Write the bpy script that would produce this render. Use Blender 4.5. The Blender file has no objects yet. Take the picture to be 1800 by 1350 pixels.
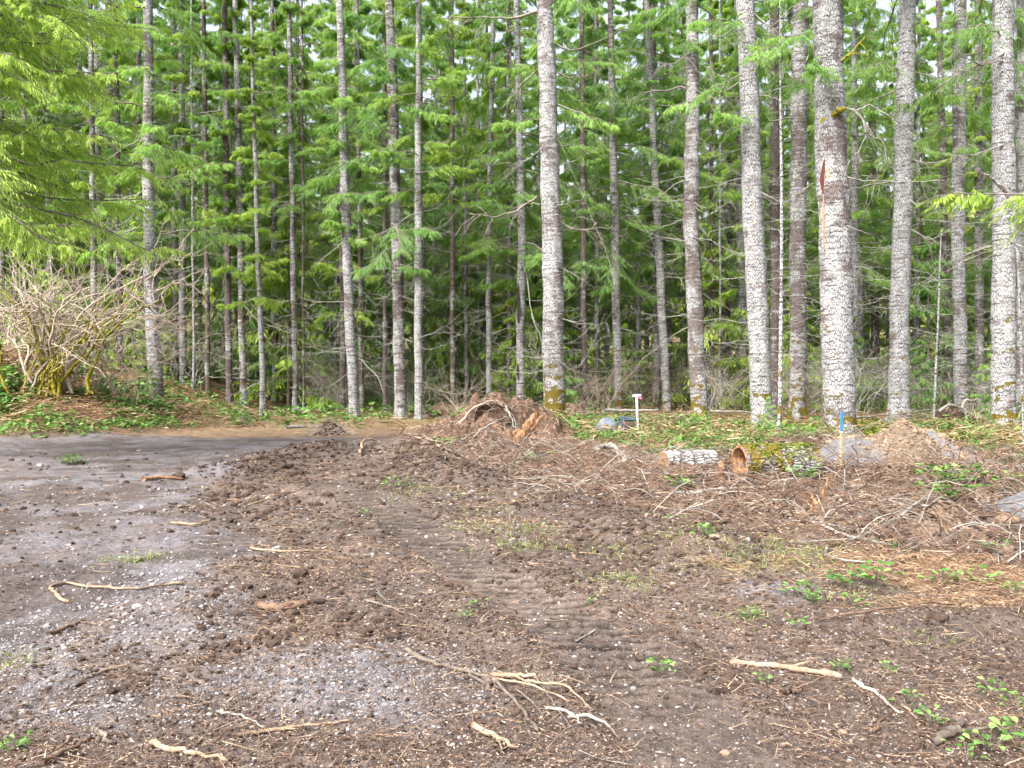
import bpy, math, numpy as np
from mathutils import Vector
PI = math.pi
S = bpy.context.scene
rng = np.random.default_rng(7)
U = lambda a, b, n=None: rng.uniform(a, b, n)

# ------------------------------------------------------------------ camera, sky, sun, exposure
EYE, F = 1.6, 1500.0                       # eye height; focal length in pixels of the 1800 px photograph
cd = bpy.data.cameras.new('camera'); cam = bpy.data.objects.new('camera', cd); S.collection.objects.link(cam)
cam.location = (0, 0, EYE); cam.rotation_euler = (PI/2, 0, 0)
cd.lens = 30.0; cd.sensor_width = 36.0; cd.shift_y = -20/1800; cd.clip_end = 2000; cd.clip_start = 0.05
S.camera = cam
SUN_EL, SUN_AZ = math.radians(46), math.radians(220)   # azimuth clockwise from +Y: behind the camera, a little to its side
W = bpy.data.worlds.new('World'); S.world = W; W.use_nodes = True
nt = W.node_tree; bg = nt.nodes['Background']
sky = nt.nodes.new('ShaderNodeTexSky'); sky.sky_type = 'NISHITA'; sky.sun_disc = False
sky.sun_elevation = SUN_EL; sky.sun_rotation = SUN_AZ; sky.dust_density = 7.0; sky.air_density = 0.8; sky.ozone_density = 1.0
hs = nt.nodes.new('ShaderNodeHueSaturation'); hs.inputs['Saturation'].default_value = .5; hs.inputs['Value'].default_value = 1.25
nt.links.new(sky.outputs[0], hs.inputs['Color']); nt.links.new(hs.outputs[0], bg.inputs[0]); bg.inputs[1].default_value = 0.15
sl = bpy.data.lights.new('sun', 'SUN'); so = bpy.data.objects.new('sun', sl); S.collection.objects.link(so)
sl.energy = 1.2; sl.angle = math.radians(20); sl.color = (1.0, 0.955, 0.88)
sd = Vector((math.sin(SUN_AZ)*math.cos(SUN_EL), math.cos(SUN_AZ)*math.cos(SUN_EL), math.sin(SUN_EL)))
so.rotation_euler = sd.to_track_quat('Z', 'Y').to_euler()
S.view_settings.view_transform = 'Standard'; S.view_settings.look = 'None'; S.view_settings.gamma = 1.0
S.view_settings.exposure = 1.7
cy = S.cycles; cy.max_bounces = 6; cy.diffuse_bounces = 4; cy.glossy_bounces = 2; cy.transmission_bounces = 3
cy.transparent_max_bounces = 4; cy.caustics_reflective = False; cy.caustics_refractive = False

# ------------------------------------------------------------------ noise
def _hash(ix, iy, seed):
    h = (ix.astype(np.int64)*374761393 + iy.astype(np.int64)*668265263 + seed*974634777) & 0xFFFFFFFF
    h = ((h ^ (h >> 13))*1274126177) & 0xFFFFFFFF
    return ((h ^ (h >> 16)) & 0xFFFF)/65535.0
def vnoise(x, y, seed=0):
    x = np.asarray(x, float); y = np.asarray(y, float)
    x0 = np.floor(x); y0 = np.floor(y); fx = x-x0; fy = y-y0
    fx = fx*fx*(3-2*fx); fy = fy*fy*(3-2*fy)
    a = _hash(x0, y0, seed); b = _hash(x0+1, y0, seed); c = _hash(x0, y0+1, seed); d = _hash(x0+1, y0+1, seed)
    return (a*(1-fx)+b*fx)*(1-fy)+(c*(1-fx)+d*fx)*fy
def fbm(x, y, f, o=3, seed=0):             # about -1..1
    s = 0; a = 1; t = 0
    for i in range(o):
        s = s + a*(vnoise(x*f+13.7*i, y*f-7.1*i, seed+i)*2-1); t += a; a *= .5; f *= 2.03
    return s/t
def sstep(a, b, x):
    t = np.clip((x-a)/(b-a), 0, 1); return t*t*(3-2*t)

# ------------------------------------------------------------------ terrain
def flat(px, py): Y = EYE*F/(py-655.0); return ((px-900)/F*Y, Y)
def poly(*pts): return np.array([flat(*p) for p in pts])
def sdist(P, X, Y):                        # signed distance to polygon, positive inside
    d = np.full(np.shape(X), 1e9); ins = np.zeros(np.shape(X), bool)
    for i in range(len(P)):
        a = P[i]; b = P[(i+1) % len(P)]; e = b-a
        t = np.clip(((X-a[0])*e[0]+(Y-a[1])*e[1])/(e@e), 0, 1)
        d = np.minimum(d, np.hypot(X-a[0]-t*e[0], Y-a[1]-t*e[1]))
        c = (a[1] > Y) != (b[1] > Y)
        ins ^= c & (X < e[0]*(Y-a[1])/(e[1] if e[1] else 1e-9)+a[0])
    return np.where(ins, d, -d)
def pline(pts, X, Y):
    d = np.full(np.shape(X), 1e9)
    for a, b in zip(pts[:-1], pts[1:]):
        e = b-a; t = np.clip(((X-a[0])*e[0]+(Y-a[1])*e[1])/(e@e), 0, 1)
        d = np.minimum(d, np.hypot(X-a[0]-t*e[0], Y-a[1]-t*e[1]))
    return d
ZP = {
 'road': [poly((-900, 768), (0, 772), (350, 768), (560, 765), (640, 772), (560, 795), (430, 822), (360, 860), (330, 905), (400, 935), (440, 965), (350, 1000), (200, 1050), (0, 1150), (-900, 1300))],
 'gravel': [poly((230, 995), (340, 985), (400, 1030), (425, 1100), (330, 1180), (120, 1150), (60, 1090), (120, 1030)),
            poly((560, 1140), (690, 1135), (800, 1160), (850, 1200), (880, 1260), (760, 1285), (560, 1270), (300, 1200), (420, 1150)),
            poly((-200, 1070), (60, 1080), (150, 1160), (380, 1250), (200, 1300), (-200, 1260))],
 'mud': [poly((1250, 1030), (1330, 1022), (1440, 1032), (1430, 1052), (1330, 1055)), poly((1720, 905), (1800, 880), (1900, 880), (1900, 950), (1760, 940))],
 'slash': [poly((930, 765), (1150, 800), (1500, 800), (2300, 800), (2300, 1010), (1800, 1000), (1500, 975), (1250, 940), (1080, 900), (970, 860), (860, 840), (700, 800), (760, 775))],
 'straw': [poly((1440, 985), (1600, 970), (1900, 1000), (1900, 1080), (1640, 1075), (1480, 1040)), poly((1120, 955), (1300, 950), (1430, 975), (1300, 1015), (1130, 990)),
           poly((-500, 764), (350, 740), (800, 736), (760, 768), (500, 762), (300, 767))],
 'green': [poly((950, 745), (1080, 732), (1250, 735), (1440, 765), (1510, 790), (1420, 812), (1250, 805), (1150, 796), (1050, 785), (960, 772)),
           poly((1540, 738), (1760, 740), (2300, 750), (2300, 850), (1800, 840), (1720, 795), (1620, 770))],
 'moss': [poly((1480, 740), (1800, 735), (2400, 745), (2400, 790), (1700, 775), (1500, 778)), poly((1300, 745), (1500, 750), (1500, 775), (1350, 770))],
}
def zone(n, X, Y, soft=.2, warp=.5):
    w = warp*np.clip(Y/12, .25, 3)
    Xw = X+w*fbm(X, Y, .9, 3, 21); Yw = Y+w*fbm(X, Y, .7, 3, 35)
    m = 0
    for P in ZP[n]: m = np.maximum(m, sstep(-soft, soft, sdist(P, Xw, Yw)))
    return m
TR1 = np.array([flat(*p) for p in ((560, 850), (700, 905), (830, 1000), (1000, 1100), (1130, 1200), (1330, 1420))])
TR2 = TR1+np.array([-1.75, -.35])
RID = [(np.array([flat(*p) for p in q]), h, w) for q, h, w in (
  (((400, 838), (500, 812), (600, 795), (720, 792), (770, 830), (840, 845)), .20, .55),
  (((-60, 875), (30, 862), (100, 858)), .12, .4), (((210, 865), (280, 850), (340, 842)), .06, .3),
  (((980, 885), (1120, 925), (1260, 960)), .10, .45), (((1150, 870), (1300, 868), (1480, 850), (1700, 860)), .18, .7),
  (((1370, 800), (1440, 805), (1500, 815)), .28, .7), (((1640, 940), (1720, 925), (1900, 900)), .24, .5),
  (((1480, 1110), (1640, 1095), (1800, 1105)), .09, .25), (((430, 870), (620, 950), (780, 1040), (930, 1160)), .05, .22))]
def tread(P, X, Y):                         # cleat prints pressed into the soil: band, slot, strength, distance
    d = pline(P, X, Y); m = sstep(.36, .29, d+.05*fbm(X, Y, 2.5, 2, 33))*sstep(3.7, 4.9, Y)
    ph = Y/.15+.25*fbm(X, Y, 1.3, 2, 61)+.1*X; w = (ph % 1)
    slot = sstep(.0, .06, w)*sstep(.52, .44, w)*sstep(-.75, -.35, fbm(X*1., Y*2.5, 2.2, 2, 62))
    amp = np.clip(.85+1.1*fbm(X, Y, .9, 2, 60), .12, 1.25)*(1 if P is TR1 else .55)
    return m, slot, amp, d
def bank(X, Y):
    k = sstep(-8.6, -16.8, X)
    front = 20.7+1.2*fbm(X, 0*X, .35, 2, 5)
    return 2.15*k*sstep(0, 4.6, Y-front)*(1+.12*fbm(X, Y, .6, 3, 9))
def H(X, Y, fine=True):
    X = np.asarray(X, float); Y = np.asarray(Y, float)
    road = zone('road', X, Y); sl_ = zone('slash', X, Y, .5)
    h = bank(X, Y)
    h = h + .07*fbm(X, Y, .28, 2, 1)*sstep(3, 9, Y)
    rough = (1-.35*road)*(1+1.1*sl_)
    h = h + .028*fbm(X, Y, 1.7, 3, 2)*rough + .11*sl_*sstep(-.4, .6, fbm(X, Y, .8, 2, 77))
    if fine: h = h + .020*fbm(X, Y, 9, 3, 3)*rough*sstep(60, 20, Y) + .011*fbm(X, Y, 34, 2, 4)*rough*sstep(14, 7, Y)
    h = h + road*(.022*np.sin((X*.55+Y*.42)*5+1.5*fbm(X, Y, .5, 2, 12))*sstep(-.3, .3, fbm(X, Y, .6, 2, 14))+.02*fbm(X, Y, 4, 3, 15))
    for P, a, w in RID:
        d = pline(P, X, Y)
        h = h + a*np.exp(-(d/w)**2)*(1+.6*fbm(X, Y, 2.5, 3, 8))
    h = h - .04*sstep(.9, 0, np.abs(Y-(17+.35*X)))*road
    for P in (TR1, TR2):
        m, slot, amp, d = tread(P, X, Y)
        h = h + m*amp*(-.008-.022*slot) + .03*np.exp(-((d-.44)/.09)**2)*sstep(3, 4, Y)*amp
    h = h + 30*sstep(72, 190, Y)
    return h
def at(px, py):
    Y = np.geomspace(2.2, 90, 900); X = (px-900)/F*Y
    z = EYE-(py-655)/F*Y; g = H(X, Y, False); i = int(np.argmax(g >= z)) or 899
    return float(X[i]), float(Y[i]), float(g[i])

# ------------------------------------------------------------------ mesh collecting
class MB:
    def __init__(s): s.v = []; s.q = []; s.t = []; s.n = 0; s.tint = []; s.qm = []; s.tm = []; s.uv = None
    def add(s, v, f, m=0, tint=None):
        v = np.asarray(v, float).reshape(-1, 3); f = np.asarray(f, int)
        (s.q if f.shape[1] == 4 else s.t).append(f+s.n)
        (s.qm if f.shape[1] == 4 else s.tm).append(np.full(len(f), m))
        s.v.append(v); s.n += len(v)
        s.tint.append(np.full(len(v), .5) if tint is None else np.broadcast_to(np.asarray(tint, float), (len(v),)))
        return s
    def tubes(s, P, R, k=4, m=0, tint=None):
        P = np.asarray(P, float); R = np.asarray(R, float)
        if P.ndim == 2: P = P[None]; R = R[None]
        N, n, _ = P.shape
        T = np.gradient(P, axis=1); T /= np.linalg.norm(T, axis=2, keepdims=True)+1e-9
        D = P[:, -1]-P[:, 0]; D /= np.linalg.norm(D, axis=1, keepdims=True)+1e-9
        ref = np.where(np.abs(D[:, 2:3]) > .75, np.array([[1., 0, 0]]), np.array([[0, 0, 1.]]))[:, None, :]
        A = np.cross(T, np.broadcast_to(ref, T.shape)); A /= np.linalg.norm(A, axis=2, keepdims=True)+1e-9
        B = np.cross(T, A); th = np.arange(k)*2*PI/k
        V = P[:, :, None]+R[:, :, None, None]*(np.cos(th)[None, None, :, None]*A[:, :, None]+np.sin(th)[None, None, :, None]*B[:, :, None])
        base = (np.arange(N)*n*k)[:, None, None]; i = np.arange(n-1)[None, :, None]*k; j = np.arange(k)[None, None, :]; j2 = (j+1) % k
        Fq = np.stack([base+i+j, base+i+j2, base+i+k+j2, base+i+k+j], -1).reshape(-1, 4)
        tt = None if tint is None else np.repeat(np.broadcast_to(tint, (N,)), n*k)
        s.add(V, Fq, m, tt)
        if k > 4 and N < 50:                # close the ends of thick pieces
            for a in range(N):
                for e in (0, n-1):
                    o = s.n-N*n*k + a*n*k + e*k
                    c = np.arange(1, k-1); tri = np.stack([np.full(k-2, o), o+c, o+c+1], 1)
                    s.t.append(tri); s.tm.append(np.full(len(tri), m))
        return s
    def slivers(s, p, d, l, w, side, m=0, tint=None, sag=0.):
        p = np.asarray(p, float); N = len(p); l = np.broadcast_to(l, (N,))[:, None]; w = np.broadcast_to(w, (N,))[:, None]
        mid = p+.45*l*d; tip = p+l*d; tip = tip+np.array([0, 0, -1.])*sag*l
        V = np.stack([p, mid+w/2*side, tip, mid-w/2*side], 1)
        s.add(V, np.arange(N*4).reshape(N, 4), m, None if tint is None else np.repeat(np.broadcast_to(tint, (N,)), 4))
        return s
    def build(s, name, mats, parent=None, smooth=False, link=True):
        me = bpy.data.meshes.new(name)
        v = np.concatenate(s.v) if s.v else np.zeros((0, 3))
        q = np.concatenate(s.q) if s.q else np.zeros((0, 4), int); t = np.concatenate(s.t) if s.t else np.zeros((0, 3), int)
        me.vertices.add(len(v)); me.vertices.foreach_set('co', v.ravel().astype(np.float32))
        loops = np.concatenate([q.ravel(), t.ravel()]); me.loops.add(len(loops)); me.loops.foreach_set('vertex_index', loops.astype(np.int32))
        tot = np.concatenate([np.full(len(q), 4), np.full(len(t), 3)]).astype(np.int32); st = np.concatenate([[0], np.cumsum(tot)[:-1]]).astype(np.int32)
        me.polygons.add(len(tot)); me.polygons.foreach_set('loop_start', st)
        mi = np.concatenate(s.qm+s.tm).astype(np.int32); me.polygons.foreach_set('material_index', mi)
        me.polygons.foreach_set('use_smooth', np.full(len(tot), smooth))
        a = me.attributes.new('tint', 'FLOAT', 'POINT'); a.data.foreach_set('value', np.concatenate(s.tint).astype(np.float32))
        if s.uv is not None:
            a = me.attributes.new('wrap', 'FLOAT_VECTOR', 'POINT'); uv = s.uv
            if len(uv) < len(v): uv = np.concatenate([uv, v[len(uv):]])
            a.data.foreach_set('vector', uv.ravel().astype(np.float32))
        me.update(calc_edges=True)
        for x in (mats if isinstance(mats, (list, tuple)) else [mats]): me.materials.append(x)
        if not link: return me
        return put(name, me, parent)
def put(name, me, parent=None):
    o = bpy.data.objects.new(name, me); S.collection.objects.link(o)
    if parent: o.parent = parent
    return o
def tag(o, label=None, cat=None, group=None, kind=None):
    for k, x in (('label', label), ('category', cat), ('group', group), ('kind', kind)):
        if x: o[k] = x
    return o
def empty(name, loc, label, cat, group=None, rz=0, sc=1.):
    o = bpy.data.objects.new(name, None); S.collection.objects.link(o); o.location = loc; o.rotation_euler = (0, 0, rz); o.scale = (sc, sc, sc)
    o.empty_display_size = .2
    return tag(o, label, cat, group)
def norm(a): return a/(np.linalg.norm(a, axis=-1, keepdims=True)+1e-9)

# ------------------------------------------------------------------ materials
class M:
    def __init__(s, name, rough=.9, spec=.25):
        s.m = bpy.data.materials.new(name); s.m.use_nodes = True; s.t = s.m.node_tree; s.N = s.t.nodes; s.L = s.t.links
        s.b = s.N['Principled BSDF']; s.out = s.N['Material Output']
        s.b.inputs['Roughness'].default_value = rough; s.b.inputs['Specular IOR Level'].default_value = spec
    def n(s, typ, ins=None, **kw):
        x = s.N.new('ShaderNode'+typ)
        for k, v in kw.items(): setattr(x, k, v)
        for k, v in (ins or {}).items(): s.set(x.inputs[k], v)
        return x
    def set(s, sock, v):
        if hasattr(v, 'bl_idname') or hasattr(v, 'is_output'): s.L.new(v, sock)
        else: sock.default_value = v
    def obj(s): return s.n('TexCoord').outputs['Object']
    def attr(s, name, typ='GEOMETRY', out='Fac'): return s.n('Attribute', attribute_name=name, attribute_type=typ).outputs[out]
    def mapv(s, v, scale): return s.n('Mapping', {'Vector': v, 'Scale': scale}).outputs[0]
    def noise(s, v, scale, detail=3, rough=.6, out='Fac', dist=0):
        return s.n('TexNoise', {'Vector': v, 'Scale': scale, 'Detail': detail, 'Roughness': rough, 'Distortion': dist}).outputs[out]
    def ramp(s, fac, *stops, interp='LINEAR'):
        r = s.n('ValToRGB', {'Fac': fac}); e = r.color_ramp.elements; r.color_ramp.interpolation = interp
        while len(e) < len(stops): e.new(.5)
        for x, (p, c) in zip(e, stops): x.position = p; x.color = (*c, 1) if isinstance(c, tuple) else (c, c, c, 1)
        return r.outputs[0]
    def mix(s, f, a, b, blend='MIX'):
        x = s.n('Mix', data_type='RGBA', blend_type=blend); s.set(x.inputs[0], f)
        for i, c in ((6, a), (7, b)): s.set(x.inputs[i], (*c, 1) if isinstance(c, tuple) and len(c) == 3 else c)
        return x.outputs[2]
    def math(s, op, a, b=0., c=None):
        x = s.n('Math', operation=op); s.set(x.inputs[0], a); s.set(x.inputs[1], b)
        if c is not None: s.set(x.inputs[2], c)
        return x.outputs[0]
    def mr(s, v, a, b, c=0., d=1.):
        x = s.n('MapRange', {'Value': v, 'From Min': a, 'From Max': b, 'To Min': c, 'To Max': d}); return x.outputs[0]
    def col(s, c): s.set(s.b.inputs['Base Color'], (*c, 1) if isinstance(c, tuple) else c); return s
    def bump(s, h, dist=.01, strength=1.):
        s.L.new(s.n('Bump', {'Height': h, 'Distance': dist, 'Strength': strength}).outputs[0], s.b.inputs['Normal']); return s

def leafmat(name, dark, mid, bright, trans=.35, objvar=True, scale=.9):
    m = M(name, .55, .3)
    o = m.obj(); f = m.attr('tint')
    f = m.math('ADD', m.math('MULTIPLY', f, .7), m.math('MULTIPLY', m.noise(o, scale, 2), .3))
    if objvar:
        r = m.n('ObjectInfo').outputs['Random']; f = m.math('ADD', f, m.mr(r, 0, 1, -.16, .16))
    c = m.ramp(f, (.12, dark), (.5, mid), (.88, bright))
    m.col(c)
    tr = m.n('BsdfTranslucent'); m.L.new(m.mix(1., c, (1., 1.15, .55), 'MULTIPLY'), tr.inputs[0])
    mx = m.n('MixShader', {0: trans}); m.L.new(m.b.outputs[0], mx.inputs[1]); m.L.new(tr.outputs[0], mx.inputs[2]); m.L.new(mx.outputs[0], m.out.inputs[0])
    return m.m
FIR = leafmat('fir_needles', (.06, .145, .04), (.17, .33, .085), (.31, .47, .12), .5)
FIRY = leafmat('young_fir_needles', (.08, .17, .03), (.19, .34, .06), (.34, .48, .10), .5)
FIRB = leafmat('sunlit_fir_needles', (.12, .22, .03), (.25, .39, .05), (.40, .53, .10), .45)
FIRL = leafmat('sunlit_bough_needles', (.16, .28, .04), (.31, .46, .07), (.46, .60, .13), .5)  # brightest needle copy: sunlight on the long left boughs worked into its colour
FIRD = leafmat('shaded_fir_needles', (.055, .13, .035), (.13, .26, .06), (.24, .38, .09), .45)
LEAF = leafmat('bramble_leaf', (.035, .085, .02), (.09, .19, .04), (.24, .37, .11), .25, False, 3.)
GRASS = leafmat('grass_blade', (.10, .16, .03), (.20, .27, .07), (.36, .40, .16), .3, False, 3.)
MOSSG = leafmat('ground_moss', (.06, .085, .012), (.13, .16, .02), (.24, .27, .04), .1, False, 3.)
STRAW = leafmat('dead_bracken', (.10, .05, .03), (.26, .16, .095), (.50, .38, .25), .15, False, 3.)
REDD = leafmat('dead_orange_needles', (.16, .05, .03), (.36, .15, .07), (.55, .30, .13), .2, False, 3.)

def barkmat(name, warm, cell=(17, 9)):
    m = M(name, .92, .15)
    w = m.attr('wrap', out='Vector'); rnd = m.n('ObjectInfo').outputs['Random']
    off = m.n('VectorMath', {0: w, 1: m.n('CombineXYZ', {0: m.math('MULTIPLY', rnd, 37.), 1: m.math('MULTIPLY', rnd, 91.), 2: 0.}).outputs[0]}, operation='ADD').outputs[0]
    wob = m.n('VectorMath', {0: m.n('TexNoise', {'Vector': off, 'Scale': 9., 'Detail': 2.}).outputs['Color'], 3: .05}, operation='SCALE').outputs[0]
    c2 = m.n('VectorMath', {0: off, 1: wob}, operation='ADD').outputs[0]
    def crack(sx, sy):
        v = m.n('TexVoronoi', {'Vector': m.mapv(c2, (sx, sy, 1)), 'Scale': 1., 'Randomness': .9}, feature='DISTANCE_TO_EDGE', voronoi_dimensions='2D').outputs['Distance']
        return v
    v1 = crack(*cell); v2 = crack(cell[0]*.55, cell[1]*3.2)
    ckn = m.noise(off, 4., 3); ck = m.math('MAXIMUM', m.mr(v1, .02, .15), m.mr(ckn, .42, .62, 0, .85)); ck2 = m.math('MAXIMUM', m.mr(v2, .01, .08), m.mr(ckn, .35, .5))
    bandn = m.noise(m.mapv(off, (1.3, 7., 1)), 1., 4, .65)                # bands running round the trunk
    patch = m.noise(m.mapv(off, (3., 1.6, 1)), 1., 5, .7)
    white = m.attr('white', 'OBJECT')
    big = m.noise(m.mapv(off, (.7, .9, 1)), 1., 2, .5)
    lv = m.math('ADD', m.math('ADD', m.math('MULTIPLY', bandn, .45), m.math('MULTIPLY', patch, .45)), m.math('MULTIPLY', m.math('SUBTRACT', big, .3), .5))
    lich = m.mr(m.math('ADD', lv, m.math('MULTIPLY', white, .2)), .605, .67)
    fine = m.noise(off, 55., 3, .7)
    brown = m.ramp(fine, (.3, tuple(x*.55 for x in warm)), (.7, tuple(min(1, x*1.6) for x in warm)))
    pale = m.ramp(m.noise(off, 14., 4, .7), (.3, (.20, .185, .185)), (.48, (.34, .345, .35)), (.68, (.52, .53, .54)))
    base = m.mix(m.math('MULTIPLY', lich, m.mr(fine, .08, .38)), brown, pale)
    base = m.mix(m.math('MULTIPLY', ck, ck2), tuple(x*.3 for x in warm), base)
    mossp = m.attr('moss', 'OBJECT'); z = m.n('SeparateXYZ', {0: w}).outputs[1]
    mb = m.noise(m.mapv(off, (2.2, 3.3, 1)), 1., 3, .6)
    mm = m.math('ADD', mb, m.math('MULTIPLY', m.math('ADD', m.mr(z, .0, 4.5, .20, -.08), m.mr(m.math('ADD', z, m.mr(m.noise(m.mapv(off, (2., .3, 1)), 1., 2), .3, .7, -.7, .7)), .2, .9, .14, 0.)), mossp))
    mm = m.math('MULTIPLY', m.mr(mm, .64, .70), m.mr(mossp, 0, .2))
    moss = m.ramp(m.noise(off, 40., 3, .7), (.3, (.055, .042, .008)), (.7, (.20, .15, .025)))
    base = m.mix(mm, base, moss)
    ring = m.noise(m.mapv(off, (.8, 4.2, 1)), 1., 4, .7); base = m.mix(m.mr(ring, .57, .66, 0, .75), base, brown)
    rg2 = m.noise(m.mapv(off, (1.5, 14., 1)), 1., 3, .7); base = m.mix(m.mr(rg2, .57, .63, 0, .85), base, tuple(x*.35 for x in warm))
    base = m.mix(mm, base, moss)
    m.col(base)
    h = m.math('ADD', m.math('MULTIPLY', m.mr(v1, 0, .25), .7), m.math('MULTIPLY', fine, .4))
    m.bump(h, .035, .8)
    return m.m
BARKW = barkmat('lichen_bark', (.155, .13, .125), (19, 7.5)); BARKF = barkmat('thin_banded_bark', (.13, .10, .085), (9, 26))
BARKR = barkmat('reddish_bark', (.13, .105, .098), (20, 12))
def simple(name, a, b, scale=8., rough=.9, bump=.01, c=None, spec=.2, mp=(1, 1, 1)):
    m = M(name, rough, spec); o = m.mapv(m.obj(), mp); f = m.noise(o, scale, 5, .65)
    st = [(.3, a), (.7, b)] if c is None else [(.3, a), (.5, b), (.7, c)]
    m.col(m.ramp(f, *st)); m.bump(m.noise(o, scale*2.5, 4, .7), bump, .7); return m.m
TWIG = simple('pale_dead_twig', (.10, .09, .08), (.31, .30, .27), 5.)
TWIGT = simple('lichened_dead_branch', (.17, .16, .14), (.44, .43, .39), 3.)
TWIGD = simple('dark_branch_bark', (.06, .05, .04), (.26, .24, .20), 5.)
SHRUBT = simple('tan_shrub_stem', (.20, .155, .12), (.50, .42, .34), 1.2)
MOSSY = simple('yellow_moss', (.08, .075, .01), (.33, .29, .04), 14., 1., .02)
STICK = simple('peeled_stick', (.07, .045, .03), (.24, .17, .115), 7., .85, .012, (.38, .29, .20))
STICKG = simple('grey_stick_bark', (.045, .035, .03), (.20, .165, .135), 14., .9, .012)
STICKB = simple('brown_stick_bark', (.05, .033, .024), (.19, .125, .085), 12.)
WOODR = simple('splintered_orange_wood', (.06, .03, .018), (.22, .115, .06), 9., .85, .02, (.44, .29, .17), mp=(3, 3, .6))
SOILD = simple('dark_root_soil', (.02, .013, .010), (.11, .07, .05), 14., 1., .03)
STONE = simple('tan_stone', (.10, .07, .05), (.30, .215, .15), 4., .85, .006)
STONEG = simple('grey_stone', (.10, .095, .10), (.33, .32, .325), 5., .85, .006)
CLOD = simple('soil_clod', (.02, .014, .011), (.085, .058, .045), 10., 1., .008)
CHIP = leafmat('bark_chip', (.06, .035, .026), (.165, .105, .078), (.44, .35, .26), .0, False, 3.)
CHIPG = leafmat('pale_chip', (.13, .11, .10), (.27, .24, .22), (.44, .40, .36), .0, False, 3.)

# ------------------------------------------------------------------ ground
def groundmat():
    m = M('ground_soil', .95, .2); o = m.obj()
    col = m.attr('zone', out='Color')
    n1 = m.noise(o, 3.2, 5, .7); n2 = m.noise(o, 26., 5, .75); n3 = m.noise(o, 120., 3, .7)
    k = m.math('ADD', m.math('MULTIPLY', n1, .45), m.math('MULTIPLY', n2, .55))
    c = m.mix(1., col, m.ramp(k, (.32, .30), (.48, .95), (.68, 1.75)), 'MULTIPLY')
    grit = m.n('TexVoronoi', {'Vector': o, 'Scale': 62., 'Randomness': 1.}); gf = m.mr(grit.outputs['Distance'], .32, .18)
    gc = m.ramp(m.n('SeparateColor', {0: grit.outputs['Color']}).outputs[0], (.1, (.06, .045, .04)), (.5, (.22, .17, .14)), (.8, (.28, .25, .235)), (.95, (.42, .38, .35)))
    gm = m.math('MULTIPLY', gf, m.mr(m.attr('grit'), 0, 1, .18, .85))
    c = m.mix(gm, c, gc)
    m.col(c)
    h = m.math('ADD', m.math('MULTIPLY', n2, .8), m.math('ADD', m.math('MULTIPLY', n3, .3), m.math('MULTIPLY', gf, .25)))
    m.bump(h, .035, 1.)
    return m.m
def build_ground():
    inv = np.linspace(1/1.8, 1/75., 980); rows = np.concatenate([[-12, -4, -1, .6, 1.2], 1/inv, np.geomspace(76, 420, 60)])
    s = np.linspace(-1, 1, 901)
    Yg, Sg = np.meshgrid(rows, s, indexing='ij')
    Xg = (np.maximum(Yg, 0)+2.5)*(.72*Sg+1.6*Sg**9)
    Z = H(Xg, Yg)
    nr, nc = Xg.shape; idx = np.arange(nr*nc).reshape(nr, nc)
    f = np.stack([idx[:-1, :-1], idx[:-1, 1:], idx[1:, 1:], idx[1:, :-1]], -1).reshape(-1, 4)
    b = MB(); b.add(np.stack([Xg, Yg, Z], -1), f); o = b.build('ground', groundmat(), smooth=True); tag(o, kind='structure')
    X, Y = Xg.ravel(), Yg.ravel()
    far = sstep(21, 26, Y)
    def L(a, c, k): k = k[:, None]; return a*(1-k)+np.array(c)*k
    n = fbm(X, Y, .8, 4, 90)*.5+.5; n2_ = fbm(X, Y, 3., 4, 91)*.5+.5
    col = np.tile([.100, .078, .067], (len(X), 1))
    col = L(col, (.150, .117, .098), sstep(.45, .75, n)*.7)
    col = L(col, (.13, .09, .070), zone('slash', X, Y, .5)*.75)
    col = L(col, (.225, .158, .115), zone('slash', X, Y, .5)*sstep(.5, .7, n2_)*.8)
    col = L(col, (.19, .14, .10), zone('straw', X, Y, .4)*sstep(.4, .7, n2_)*.5)
    far = sstep(21, 26, Y); col = L(col, (.24, .155, .095), sstep(20.3, 22.5, Y+1.2*(n2_-.5)*4)*.85); col = L(col, (.09, .10, .03), far*sstep(.5, .65, n2_)*.7)
    gv = zone('gravel', X, Y, .25); rd = zone('road', X, Y, .25); md = zone('mud', X, Y, .1)
    col = L(col, (.155, .145, .155), gv*sstep(.25, .6, n2_)*.8)
    col = L(col, (.152, .140, .150), rd*(.45+.5*sstep(.3, .65, n2_)))
    col = L(col, (.085, .068, .062), rd*sstep(.46, .64, fbm(X, Y, 1.5, 3, 95)*.5+.5)*.9)
    col = L(col, (.16, .155, .165), md*.9)
    col = L(col, (.06, .07, .02), zone('green', X, Y, .4)*.7); col = L(col, (.13, .14, .025), zone('moss', X, Y, .4)*.8)
    bk = np.clip(bank(X, Y)*2.5, 0, 1); col = L(col, (.17, .10, .05), bk*.8); col = L(col, (.07, .085, .02), bk*sstep(.5, .65, n2_))
    for P in (TR1, TR2):                   # shade of the cleat slots put into the soil colour, bars between lightened
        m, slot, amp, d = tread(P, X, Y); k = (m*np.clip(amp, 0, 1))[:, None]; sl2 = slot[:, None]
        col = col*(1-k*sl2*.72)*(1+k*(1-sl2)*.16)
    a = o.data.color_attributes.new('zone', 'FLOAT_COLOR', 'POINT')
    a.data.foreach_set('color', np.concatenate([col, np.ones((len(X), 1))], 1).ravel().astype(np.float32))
    g = o.data.attributes.new('grit', 'FLOAT', 'POINT'); g.data.foreach_set('value', np.clip(gv+.25*rd, 0, 1).astype(np.float32))
build_ground()

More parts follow.
